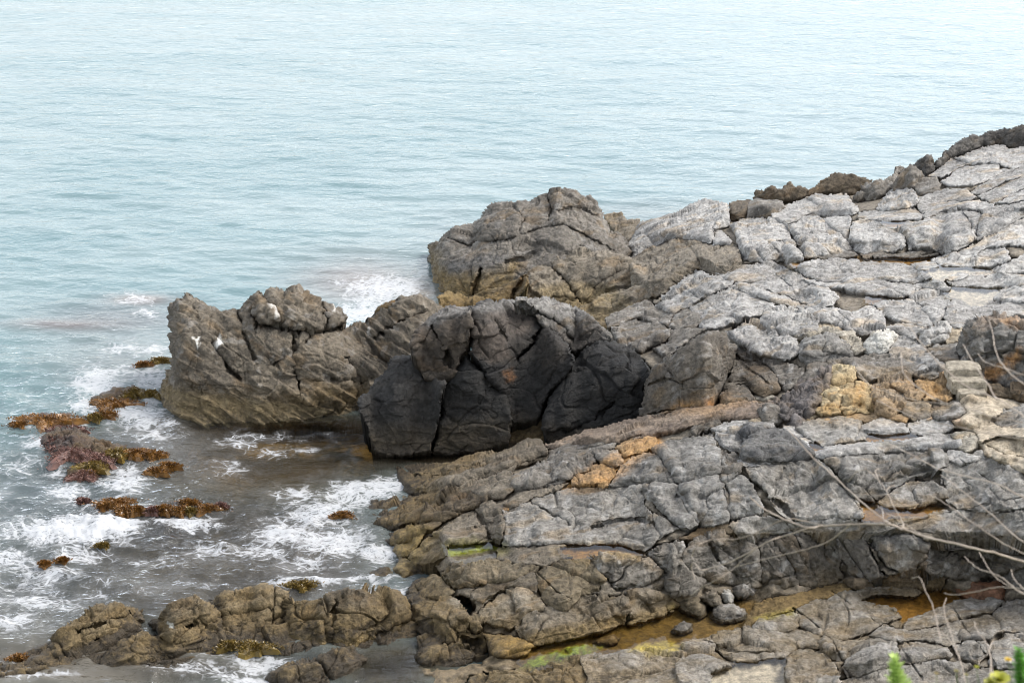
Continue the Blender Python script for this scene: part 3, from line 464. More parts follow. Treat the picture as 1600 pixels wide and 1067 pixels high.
# stains with a shape of their own: outline px, colour, strength (lichen, rust, algae, droppings, salt)
STAINS = [
 ('338,530 341,522 346,524 348,535 346,548 349,560 345,556 341,545 336,538', (.75, .74, .70), 1, 'crag'),
 ('300,530 304,528 306,535 311,527 312,540 310,548 307,540', (.7, .69, .65), 1, 'crag'),
 ('413,472 418,473 426,482 434,497 430,496 420,484', (.62, .6, .56), .9, 'crag'),
 ('520,478 524,480 523,492 519,486', (.62, .6, .56), .9, 'crag'), ('794,338 798,338 797,352 794,352', (.6, .6, .56), 0, 'crag'),
 ('575,506 579,516 580,526 576,518', (.6, .58, .54), .8, 'crag'),
 ('255,600 300,612 360,620 440,630 540,636 560,650 400,670 250,668 240,620', (.20, .155, .085), .75, 'crag'),
 ('668,430 700,425 760,420 800,405 812,415 800,440 770,458 700,470 660,470', (.22, .155, .065), .8, 'headland'),
 ('668,400 690,392 700,420 690,440 670,430', (.21, .165, .09), .5, 'headland'),
 ('690,410 740,398 800,402 790,425 740,430 700,428', (.12, .12, .12), .6, 'headland'),
 ('840,450 900,440 960,450 1000,480 940,500 840,500', (.24, .18, .085), .6, 'headland'),
 ('660,500 690,480 740,474 800,462 850,462 900,478 925,492 900,496 860,486 810,482 770,490 740,486 700,498 670,515', (.27, .262, .25), .6, 'dark_outcrop'),
 ('755,490 800,478 838,500 830,520 790,535 760,515', (.10, .082, .068), .7, 'dark_outcrop'),
 ('785,582 797,578 803,590 792,596', (.22, .10, .035), .9, 'dark_outcrop'),
 ('740,500 790,530 800,560 770,570 735,545', (.075, .060, .048), .8, 'dark_outcrop'),
 ('1050,635 1062,625 1080,630 1075,640', (.35, .19, .06), .8, 'middle_outcrop'), ('1104,626 1112,624 1118,632 1108,640', (.42, .17, .04), .8, 'middle_outcrop'),
 ('1575,555 1592,545 1598,560 1580,575 1562,572', (.42, .23, .09), .8, 'knobbly_boulder'), ('1540,575 1560,568 1575,580 1555,595 1538,590', (.40, .22, .085), .8, 'knobbly_boulder'),
 ('1560,497 1600,492 1600,512 1570,515', (.42, .25, .12), .6, 'knobbly_boulder'),
 ('1155,668 1168,664 1178,676 1172,692 1158,690 1152,680', (.055, .057, .062), .9, 'cracked_slab'),
 ('812,1042 830,1032 860,1020 900,1011 946,1006 932,1016 905,1024 880,1030 850,1036 828,1044', (.20, .27, .02), .8, 'front_shelf'),
 ('983,1020 1000,1008 1040,1002 1068,1010 1060,1020 1015,1022', (.42, .33, .07), .9, 'front_shelf'),
 ('1180,968 1200,958 1240,950 1240,962 1215,966 1190,975', (.30, .25, .05), .8, 'front_shelf'),
 ('705,944 712,931 722,928 730,932 716,944', (.42, .38, .31), .7, 'tan_pile'),
 ('770,936 800,918 830,924 800,945', (.34, .30, .24), .6, 'long_ridge'), ('1040,948 1050,942 1054,952 1044,956', (.30, .22, .07), .8, 'long_ridge'),
 ('800,995 830,1004 850,1013 820,1024 790,1026 785,1005', (.30, .19, .06), .7, 'tan_pile'),
 ('264,975 270,973 274,984 268,981', (.7, .68, .62), .9, 'tide_rock_d'), ('234,988 242,987 242,996 238,994', (.7, .68, .62), .9, 'tide_rock_d'),
 ('345,990 440,985 520,1000 600,1000 600,1030 340,1030', (.20, .145, .06), .7, 'tide_rock_f'),
 ('500,1004 600,985 645,960 650,1020 500,1025', (.20, .14, .055), .6, 'tide_rock_f'),
 ('880,770 895,745 925,730 965,705 1030,680 1040,700 1000,720 965,745 920,768', (.42, .24, .09), .6, '*'), ('1255,660 1290,590 1345,575 1450,585 1500,600 1480,640 1400,665 1300,668', (.36, .26, .14), .35, '*'),
 ('690,850 740,842 790,848 800,862 740,880 695,872', (.22, .20, .04), .5, '*'), ('860,860 930,845 1010,855 1000,875 900,880', (.26, .17, .05), .45, '*'), ('1340,790 1380,775 1480,790 1460,812 1360,820', (.28, .17, .05), .45, '*'),
 ('600,870 640,820 690,830 650,880 640,900 610,900', (.26, .19, .07), .5, '*'), ('780,1010 850,985 960,965 1060,945 1000,1000 860,1020', (.24, .16, .05), .4, '*'), ('1040,632 1130,618 1180,630 1120,650 1040,650', (.34, .20, .08), .4, '*'),
 ('1330,630 1345,600 1352,640', (.44, .25, .08), .8, 'yellow_outcrop'), ('1280,640 1300,625 1330,640 1340,652 1290,655', (.44, .26, .09), .6, 'yellow_outcrop'),
 ('1440,590 1470,600 1480,625 1445,622', (.50, .30, .12), .7, 'yellow_outcrop'),
 ('1330,770 1350,760 1380,772 1360,784', (.11, .085, .055), .5, 'upper_terrace'),
 ('1230,560 1300,545 1300,552 1240,570', (.2, .2, .2), 0, 'x'),
 ('1230,478 1262,486 1268,500 1245,506 1228,495', (.48, .47, .44), .5, 'middle_outcrop'),
]
FRACT = [(pts(a), b_, c_) for a, b_, c_ in FRACTURES]
_st = [(pts(a), np.array(c), s, t) for a, c, s, t in STAINS if s > 0]

# ------------------------------------------------------------ rock builder
def frames(P, ang):
    """coordinates of P turned so that the first axis runs along the beds"""
    c, s = math.cos(R(ang)), math.sin(R(ang))
    X = P[..., 0]; Yu = P[..., 2] * CP + P[..., 1] * SP; Zd = P[..., 1] * CP - P[..., 2] * SP
    return np.stack([X * c + Yu * s, -X * s + Yu * c, Zd], -1)
def grid_normals(P):
    du = np.gradient(P, axis=1); dv = np.gradient(P, axis=0)
    n = np.cross(du, dv); l = np.linalg.norm(n, axis=-1, keepdims=True) + 1e-12
    n = n / l
    flip = (n * (P - np.array([0, 0, CAM_H]))).sum(-1, keepdims=True) > 0
    return np.where(flip, -n, n)
def smooth1(a, k):
    if k < 2 or len(a) < 3: return a
    pad = np.pad(a, k, mode='edge'); ker = np.hanning(2 * k + 1); ker /= ker.sum()
    return np.convolve(pad, ker, 'same')[k:-k]
def smooth_ax(a, k, ax):
    ker = np.hanning(2 * k + 3)[1:-1]; ker /= ker.sum(); n_ = a.shape[ax]
    pad = [(0, 0)] * a.ndim; pad[ax] = (k, k); b = np.pad(a, pad, mode='edge'); r = 0
    for j, w in enumerate(ker):
        sl = [slice(None)] * a.ndim; sl[ax] = slice(j, j + n_); r = r + w * b[tuple(sl)]
    return r
def smooth2(a, k):
    return smooth_ax(smooth_ax(a, k, 0), k, 1)

def build_rock(name, poly, mat, mode='L', face=12, ck='gs', gang=0, gst=.5, opt=None, tid='', step=1.25, parent=None, origin=None):
    o = opt or {}
    SEED[0] += 11; sd0 = SEED[0]
    P0 = pts(poly)
    rough = float(o.get('rough', {'slab': .68, 'bar': .75, 'cap': .7, 'block': .8, 'face_block': .8, 'strip': .6}.get(name, 1)))
    u0, u1 = P0[:, 0].min() - 5, min(P0[:, 0].max() + 5, 1680); v0, v1 = P0[:, 1].min() - 5, min(P0[:, 1].max() + 5, 1130)
    gu = np.arange(u0, u1 + step, step); gv = np.arange(v1, v0 - step, -step)   # rows from bottom to top
    U, V = np.meshgrid(gu, gv)
    wa = {'step': .4}.get(name, 1.0) * (1.35 if rough > 1.3 else 1)
    WU, WV = warp(U, V, wa)
    sd = sdist(WU, WV, P0)
    m = sd > -.9
    for Pp, ex in POOLP:
        if ex: 
            if Pp[:, 0].min() < u1 and Pp[:, 0].max() > u0 and Pp[:, 1].min() < v1 and Pp[:, 1].max() > v0:
                ps = sdist(WU, WV, Pp)
                if name != 'loose_stone' and mode == 'L': m &= ps < .5; sd = np.minimum(sd, -ps + .5)
    cols = m.any(0)
    if cols.sum() < 3: return None
    nr, nc = U.shape
    rb = np.where(cols, m.argmax(0), 0); rt = np.where(cols, nr - 1 - m[::-1].argmax(0), 0)
    vb = gv[rb]; vt = gv[rt]
    idx = np.arange(nc); vb = np.interp(idx, idx[cols], vb[cols]); vt = np.interp(idx, idx[cols], vt[cols])
    k = 9 if mode == 'L' else 10
    vb = smooth1(vb, k); vt = smooth1(vt, k // 2)
    vt = np.minimum(vt, vb - 3)
    H = np.maximum(vb - vt, 3)
    dl = vb[None] - V; T = np.clip(dl / H[None], 0, 1)
    noise2 = lambda s_, k_: fbm(np.stack([U / s_, V / s_, 0 * U + sd0 * .37], -1), 3, sd0 + k_)
    if mode == 'L':
        zb = zg(gu, vb); zt = zg(gu, vt)
        if 'z' in o: zb = np.where(True, float(o['z']) - .08, zb)
        al = PITCH + np.arctan((vb - CY) / F_PX)
        Rr = (CAM_H - zb) / np.sin(al)
        Fe = np.minimum(face * ((.36 if ck in ('lg', 'pg') else .46) if name in ('slab', 'cap', 'low_ledge') else .55 if tid in ('middle_outcrop', 'far_ridge') else .72) * np.clip(.85 + .75 * fbm(np.stack([gu / 34, gu * 0, gu * 0 + sd0], -1), 2, 3) * (1 if face < 26 and name != 'step' else .3), .12, 1.5), .68 * H)
        A = Fe * Rr / (F_PX * 1.3)
        x = np.clip(dl / np.maximum(Fe, 1)[None], 0, 1)
        prof = x * (1.06 - .06 * x)
        t2 = np.clip((dl - Fe[None]) / np.maximum(H - Fe, 2)[None], 0, 1)
        z = zb[None] + A[None] * prof + t2 ** 1.15 * (zt - zb - A)[None]
        z = z + noise2(26, 1) * .05 * np.clip(H / 40, .2, 1)[None] * sst(x, .5, 1)
        z = np.where(dl < 0, zb[None] + dl * .004, z)
        rx, ry, rz = ray(U, V)
        D = (CAM_H - z) / (-rz) * ry
        D = np.maximum.accumulate(D + np.arange(nr)[:, None] * -.0004, axis=0) + np.arange(nr)[:, None] * .0006
        D = smooth_ax(D, 8, 1)
        pw, pd = 4.0, np.clip((-.01 if ck in ('lg', 'pg', 'gs') else .02) + .18 * noise2(40, 12), .0, .14)
    else:
        if 'D' in o: Db = np.full(nc, float(o['D'])); rx, ry, rz = ray(gu, vb); zb = CAM_H + rz / ry * Db
        else:
            zb = np.full(nc, float(o['z']) - .05) if 'z' in o else (zg(gu, vb) - .04 if not tid.startswith(('crag', 'head', 'tide', 'reef', 'shore')) else np.full(nc, -.12))
            rx, ry, rz = ray(gu, vb); Db = (CAM_H - zb) / (-rz) * ry
        tf, tt, fr = float(o.get('tf', 62)), float(o.get('tt', 18)), float(o.get('fr', .6))
        th = mix(tf, tt, sst(T, fr - .28, fr + .22)) + noise2(max(34, H.max() * .33), 2) * min(30, 10 + H.max() * .25) * float(o.get('tn', 1)) + noise2(13, 5) * 9 * rough
        th = np.clip(th, -4, 94) * np.pi / 180
        al = PITCH + np.arctan((V - CY) / F_PX)
        D = np.zeros_like(U); D[0] = Db; z = np.zeros_like(U); z[0] = zb
        a_prev = PITCH + np.arctan((gv[0] - CY) / F_PX)
        started = dl >= 0
        for r_ in range(1, nr):
            da = al[r_ - 1] - al[r_]
            Rr = np.hypot(D[r_ - 1], CAM_H - z[r_ - 1])
            ds = Rr * da / np.sin(np.maximum(th[r_] + al[r_], .12))
            d_new = D[r_ - 1] + ds * np.cos(th[r_])
            D[r_] = np.where(started[r_], d_new, Db)
            z[r_] = CAM_H - D[r_] * np.tan(al[r_])
        D = smooth_ax(smooth2(D, 2), 5, 1)
        w_ = float(o.get('w', 12))
        dd = np.clip(sd / w_, 0, 1)
        rr = w_ / 66.
        D = D + .75 * rr * (1 - np.sqrt(np.clip(1 - (1 - dd) ** 2, 0, 1))) * sst(T, .04, .35)
        pw, pd = 4., .06
    push = pd * np.clip(1 - sd / pw, 0, 1) ** 2
    for c in o.get('crk', '').split(';'):
        if not c: continue
        ab = c.split(','); dep, wid = float(ab[-2]), float(ab[-1])
        body = ','.join(ab[:-2]); Pc = np.array([[float(q) for q in w.split(',')] for w in body.split(':')])
        dc = seg_dist(WU + 1.5 * noise2(6, 8), WV + 1.5 * noise2(6, 9), Pc, closed=False)
        push = push + dep * 1.5 * np.clip(1 - dc / wid, 0, 1) ** .8 + .05 * np.exp(-(dc / (wid * 2.5)) ** 2)
    if not tid.startswith('loose'):
        for Pc, dep, wid in FRACT:
            if Pc[:, 0].min() > u1 or Pc[:, 0].max() < u0 or Pc[:, 1].min() > v1 or Pc[:, 1].max() < v0: continue
            dc = seg_dist(U + .8 * noise2(9, 8), V + .8 * noise2(9, 9), Pc, closed=False)
            push = push + dep * (.5 if ck in ('lg', 'pg') else .8) * np.clip(1 - dc / wid, 0, 1) ** .8 * sst(noise2(30, 15), -.35, .1)
    for c in o.get('blg', '').split(';'):
        if not c: continue
        ab = c.split(','); dep, wid = float(ab[-2]), float(ab[-1])
        Pc = np.array([[float(q) for q in w.split(',')] for w in ','.join(ab[:-2]).split(':')])
        push = push - dep * (1 - np.exp(-np.clip(sdist(WU, WV, Pc), 0, 99) / wid * 2))
    P = at_d(U, V, D + push)
    # ---- solid noise carved along the normal
    Q = frames(P, gang) + sd0 * 3.1
    n = grid_normals(smooth2(P, 2))
    size = min(1., max(.3, (H.max() / 60.)))
    big = 1. if mode == 'M' and H.max() > 90 else .6 * size
    wq = Q + .09 * np.stack([vn(Q * 2.1, 31), vn(Q * 2.1, 32), vn(Q * 2.1, 33)], -1)
    wc = P + .12 * np.stack([vn(P * 1.7, 34), vn(P * 1.7, 35), vn(P * 1.7, 36)], -1)
    fh, fe = facets(wc * np.array([.8, .95, 1.5]) * (1.0 if mode == 'L' else .95), 4000)
    fh2, fe2 = facets(wq * np.array([2., 4., 3.]) * 1.25, sd0 + 50)
    disp = big * (.17 if mode == 'L' else .12) * fh * min(rough, 1.2) + size * .045 * fh2 * rough
    disp -= .05 * size * np.clip(1 - fe / .05, 0, 1) * (vn(Q * .9, 77) > -.1) * rough
    disp -= .022 * size * np.clip(1 - fe2 / .07, 0, 1) * (vn(Q * 1.3, 78) > .1) * rough
    strat = ridged(wq * np.array([.55, 5.0, 1.3]), 3, sd0 + 3)
    lay = wq[..., 1] * 4.2 + .35 * fbm(Q * np.array([.5, .9, .6]), 2, 41); lay2 = lay - np.floor(lay)
    strat2 = np.clip(lay2 / .8, 0, 1) ** 1.5 - np.clip((lay2 - .85) / .15, 0, 1)
    disp += gst * (.055 * strat + .055 * strat2) * mix(.35, 1, sst(fbm(Q * .8, 2, 55), -.3, .3)) * rough
    rg = ridged(Q * 3.4, 4, sd0 + 60)
    disp += .026 * rg * rough + .016 * fbm(Q * 14, 3, sd0 + 70, .6) * (.6 + .4 * rough)
    for fs, thr, dep, ks in ((.8, .035, .11, 120), (1.9, .05, .05, 130), (4.2, .07, .022, 140)):
        q_ = wq * np.array([.8, 1.5, 1.2]) * fs
        if fs < 2: q_ = wc * np.array([1.0, .9, 1.5]) * fs
        ln = np.abs(fbm(q_, 2, ks)); gt = sst(fbm(q_ * .7 + 7, 2, ks + 5), -.15, .25)
        disp -= dep * (.6 if ck in ('lg', 'pg') and fs < 3 else 1) * np.clip(1 - ln / thr, 0, 1) * gt * min(1, rough) * (.5 + .5 * size) * (.5 if mode == 'L' else .9)
    disp += .012 * gst * ridged(wq * np.array([1.5, 16., 4.]), 2, sd0 + 150)
    if rough > 1.25:
        kf, ke = facets(Q * 4.2, sd0 + 90); disp += .05 * (rough - .8) * (np.clip(ke * 1.6, 0, .5)) + .03 * (rough - .8) * kf
        disp -= .09 * (rough - 1) * np.clip(fbm(Q * 6, 2, 91) - .12, 0, 1)
    disp *= mix(.85, 1, sst(sd, 0, 5))
    P = P + n * disp[..., None]
    # ---- colour: the stone itself
    c0, c1 = map(np.array, PAL[ck])
    cn = fbm(Q * .9, 3, 200); cn2 = fbm(Q * np.array([1.2, 4., 3.]), 3, 210); cn3 = fbm(Q * 16, 3, 220, .7)
    t = sst(cn * .9 + cn2 * .6, -.28, .34)[..., None]
    C = mix(c1 * .72 + c0 * .28, c0, t)
    C = C * (1 + .30 * cn3[..., None] + .12 * vn(Q * 40, 5)[..., None])
    wv = sst(fbm(Q * np.array([1.5, 5, 3]) + 40, 3, 240), .12, .5)[..., None]     # warm brown weathering
    C = mix(C, C * np.array([1.06, .90, .70]), wv * (.75 if ck not in ('dk', 'dkt', 'dk2', 'wp', 'wh') else .3))
    if ck in ('lg', 'pg', 'gs', 'gr', 'gb', 'hl', 'cr', 'bg'):
        li = sst(fbm(Q * 5 + 9, 3, 260), .22, .5)[..., None] * .45                 # pale lichen and salt
        C = mix(C, np.array([.42, .412, .395]), li * (.5 if ck in ('cr', 'bg', 'hl') else 1))
        dkp = sst(fbm(Q * 2.2 + 19, 4, 270, .6), .16, .42)[..., None] * .55         # grey-black lichen
        C = mix(C, C * .55, dkp)
    if ck not in ('wh', 'wp', 'yl', 'or', 'rf') and not tid.startswith('loose'):
        zz = P[..., 2] + .25 * cn2 + .15 * cn3                                       # ochre algae belt near the sea
        C = mix(C, np.array([.165, .115, .048]) * (1 + .45 * cn3[..., None]), (sst(-zz, -.85, -.15) * (.22 if ck in ('dk', 'dk2', 'dkt') else .75))[..., None])
        C = mix(C, np.array([.035, .028, .020]), (sst(-zz, -.36, -.05) * .85)[..., None])
    pat = o.get('pat', '')
    if pat == 'or': C = mix(C, np.array([.34, .20, .09]), (sst(cn2 + .5 * cn, .3, .5) * .3)[..., None])
    if pat == 'gy': C = mix(C, np.array([.17, .155, .14]), (sst(cn2 + .5 * cn, -.05, .15) * .8)[..., None])
    if ck == 'yl': C = mix(C, np.array([.45, .26, .09]), (sst(rg * -1 + cn2, .2, .6) * .7)[..., None])
    for Ps, cs, ss, tg in _st:
        if tid != tg and tg != '*': continue
        if Ps[:, 0].min() - 20 > u1 or Ps[:, 0].max() + 20 < u0 or Ps[:, 1].min() - 20 > v1 or Ps[:, 1].max() + 20 < v0: continue
        s_ = sdist(WU + 3 * noise2(5, 20), WV + 3 * noise2(5, 21), Ps)
        wdt = 1.2 if cs.min() > .5 else 7
        a = sst(s_, -wdt, wdt) * ss
        if cs.min() <= .5: a = a * mix(.55, 1, sst(cn2 + cn3, -.5, .3))
        C = mix(C, cs * (1 + .3 * cn3[..., None]), a[..., None])
    C = np.clip(C * .92, .008, .8)
    return mesh_patch(name, P, C, m, mat, parent, origin, deep=.5 if mode == 'L' else 1.0)

def mesh_patch(name, P, C, m, mat, parent, origin, deep=.6, close=True):
    nr, nc = m.shape
    q = m[:-1, :-1] & m[1:, :-1] & m[:-1, 1:] & m[1:, 1:]
    if q.sum() < 4: return None
    ids = np.arange(nr * nc).reshape(nr, nc)
    a, b, c, d = ids[:-1, :-1][q], ids[:-1, 1:][q], ids[1:, 1:][q], ids[1:, :-1][q]
    quads = np.stack([a, b, c, d], 1)          # rows go up, so this faces the viewer
    used = np.unique(quads); re = -np.ones(nr * nc, int); re[used] = np.arange(len(used)); quads = re[quads]
    X = P.reshape(-1, 3)[used]; K = C.reshape(-1, 3)[used]
    nv = len(X)
    e = np.concatenate([quads[:, [0, 1]], quads[:, [1, 2]], quads[:, [2, 3]], quads[:, [3, 0]]])
    key = np.minimum(e[:, 0], e[:, 1]).astype(np.int64) * nv + np.maximum(e[:, 0], e[:, 1])
    _, inv, cnt = np.unique(key, return_inverse=True, return_counts=True)
    be = e[cnt[inv.reshape(-1)] == 1]
    bv = np.unique(be); mp = -np.ones(nv, int); mp[bv] = np.arange(len(bv))
    V = [X]; Kc = [K]; faces = [quads]
    if close:
        away = X[bv] * np.array([1, 1, 0]); away /= np.linalg.norm(away, axis=1, keepdims=True) + 1e-9
        cen = X.mean(0)
        inw = (cen - X[bv]) * np.array([1, 1, 0]); inw = inw * .12
        r1 = X[bv] + away * .10 * min(1, deep * 1.4) + inw * .3 + np.array([0, 0, -.08])
        r2 = X[bv] + away * .5 * deep + inw + np.array([0, 0, -.9 * deep])
        r2[:, 2] = np.minimum(r2[:, 2], X[bv][:, 2] - .3)
        V += [r1, r2]; Kc += [K[bv], K[bv] * .9]
        n1, n2 = nv, nv + len(bv)
        f, g = be[:, 0], be[:, 1]
        faces.append(np.stack([g, f, n1 + mp[f], n1 + mp[g]], 1))
        faces.append(np.stack([n1 + mp[g], n1 + mp[f], n2 + mp[f], n2 + mp[g]], 1))
        V.append(np.array([r2.mean(0) - np.array([0, 0, .2 * deep])])); Kc.append(np.array([K.mean(0)]))
        ci = n2 + len(bv)
        tri = np.stack([n2 + mp[g], n2 + mp[f], np.full(len(f), ci)], 1)
    else: tri = np.zeros((0, 3), int)
    V = np.concatenate(V); Kc = np.concatenate(Kc); Fq = np.concatenate(faces)
    if origin is None: origin = np.array([X[:, 0].mean(), X[:, 1].mean(), X[:, 2].min()])
    me = new_mesh(name, V - origin, Fq, tri)
    if Kc.shape[1] == 3:
        ca = me.color_attributes.new('Col', 'FLOAT_COLOR', 'POINT')
        ca.data.foreach_set('color', np.concatenate([Kc, np.ones((len(Kc), 1))], 1).astype(f32).ravel())
    me.materials.append(mat)
    ob = bpy.data.objects.new(name, me); COL.objects.link(ob)
    if parent is not None: ob.parent = parent; ob.location = Vector(origin) - parent.location
    else: ob.location = Vector(origin)
    return ob

def new_mesh(name, V, quads, tris=None, smooth=True):
    me = bpy.data.meshes.new(name)
    quads = np.asarray(quads, dtype=np.int32).reshape(-1, 4)
    tris = np.zeros((0, 3), np.int32) if tris is None else np.asarray(tris, dtype=np.int32).reshape(-1, 3)
    me.vertices.add(len(V)); me.vertices.foreach_set('co', np.asarray(V, f32).ravel())
    li = np.concatenate([quads.ravel(), tris.ravel()]).astype(np.int32)
    me.loops.add(len(li)); me.loops.foreach_set('vertex_index', li)
    nq, nt = len(quads), len(tris)
    st = np.concatenate([np.arange(nq) * 4, nq * 4 + np.arange(nt) * 3]).astype(np.int32)
    me.polygons.add(nq + nt); me.polygons.foreach_set('loop_start', st)
    me.polygons.foreach_set('use_smooth', np.full(nq + nt, smooth, bool))
    me.update(calc_edges=True); me.validate()
    return me
SKY_STRENGTH, EXPOSURE = .13, 1.35
# ------------------------------------------------------------ materials
def mat_new(name):
    m = bpy.data.materials.new(name); m.use_nodes = True; nt = m.node_tree; nt.nodes.clear()
    out = nt.nodes.new('ShaderNodeOutputMaterial'); return m, nt, out
def N(nt, t, **k):
    n = nt.nodes.new(t)
    for a, b in k.items():
        if a in n.inputs.keys(): n.inputs[a].default_value = b
        else: setattr(n, a, b)
    return n
def math_(nt, op, a, b=None, c=None, clamp=False):
    n = nt.nodes.new('ShaderNodeMath'); n.operation = op; n.use_clamp = clamp
    for i, x in enumerate((a, b, c)):
        if x is None: continue
        if isinstance(x, (int, float)): n.inputs[i].default_value = x
        else: nt.links.new(x, n.inputs[i])
    return n.outputs[0]
def mixc(nt, fac, a, b, mode='MIX'):
    n = nt.nodes.new('ShaderNodeMix'); n.data_type = 'RGBA'; n.blend_type = mode
    for s, x in ((n.inputs[0], fac), (n.inputs[6], a), (n.inputs[7], b)):
        if isinstance(x, (int, float)): s.default_value = x
        elif isinstance(x, tuple): s.default_value = x + (1,) if len(x) == 3 else x
        else: nt.links.new(x, s)
    return n.outputs[2]
def noise(nt, vec, scale, detail=4, rough=.6, dist=0.):
    n = N(nt, 'ShaderNodeTexNoise'); n.inputs['Scale'].default_value = scale; n.inputs['Detail'].default_value = detail
    n.inputs['Roughness'].default_value = rough; n.inputs['Distortion'].default_value = dist
    if vec is not None: nt.links.new(vec, n.inputs['Vector'])
    return n.outputs['Fac']
def ramp(nt, x, a, b):
    n = nt.nodes.new('ShaderNodeMapRange'); n.interpolation_type = 'SMOOTHSTEP'
    n.inputs[1].default_value = a; n.inputs[2].default_value = b
    nt.links.new(x, n.inputs[0]); return n.outputs[0]

def rock_material(name='weathered_rock', gloss=.82):
    m, nt, out = mat_new(name); L = nt.links.new
    tc = N(nt, 'ShaderNodeTexCoord'); at = N(nt, 'ShaderNodeAttribute', attribute_name='Col')
    geo = N(nt, 'ShaderNodeNewGeometry')
    vec = geo.outputs['Position']
    n1 = noise(nt, vec, 9, 6, .72); n2 = noise(nt, vec, 38, 4, .7)
    col = mixc(nt, ramp(nt, n1, .34, .66), mixc(nt, 1.0, at.outputs['Color'], (.66, .65, .63), 'MULTIPLY'), mixc(nt, 1.0, at.outputs['Color'], (1.38, 1.37, 1.35), 'MULTIPLY'))
    col = mixc(nt, ramp(nt, n2, .52, .72), col, mixc(nt, 1.0, col, (1.35, 1.33, 1.3), 'MULTIPLY'))
    pit = noise(nt, vec, 26, 3, .6); col = mixc(nt, ramp(nt, pit, .40, .30), col, mixc(nt, 1.0, col, (.62, .60, .58), 'MULTIPLY'))
    h = math_(nt, 'ADD', math_(nt, 'MULTIPLY', n1, .065), math_(nt, 'MULTIPLY', n2, .022))
    pits = ramp(nt, pit, .30, .45); h = math_(nt, 'ADD', h, math_(nt, 'MULTIPLY', pits, .008))
    bp = N(nt, 'ShaderNodeBump'); bp.inputs['Strength'].default_value = .9; bp.inputs['Distance'].default_value = 1.0
    L(h, bp.inputs['Height'])
    bs = N(nt, 'ShaderNodeBsdfPrincipled'); L(col, bs.inputs['Base Color']); L(bp.outputs[0], bs.inputs['Normal'])
    sep = N(nt, 'ShaderNodeSeparateXYZ'); L(vec, sep.inputs[0])
    wet = math_(nt, 'ADD', sep.outputs[2], math_(nt, 'MULTIPLY', n1, .3))          # wet close to the water
    rg = nt.nodes.new('ShaderNodeMapRange'); L(wet, rg.inputs[0]); rg.inputs[1].default_value = .12; rg.inputs[2].default_value = .40; rg.inputs[3].default_value = .35; rg.inputs[4].default_value = gloss
    L(rg.outputs[0], bs.inputs['Roughness']); bs.inputs['Specular IOR Level'].default_value = .35
    L(bs.outputs[0], out.inputs[0]); return m
ROCK = rock_material()

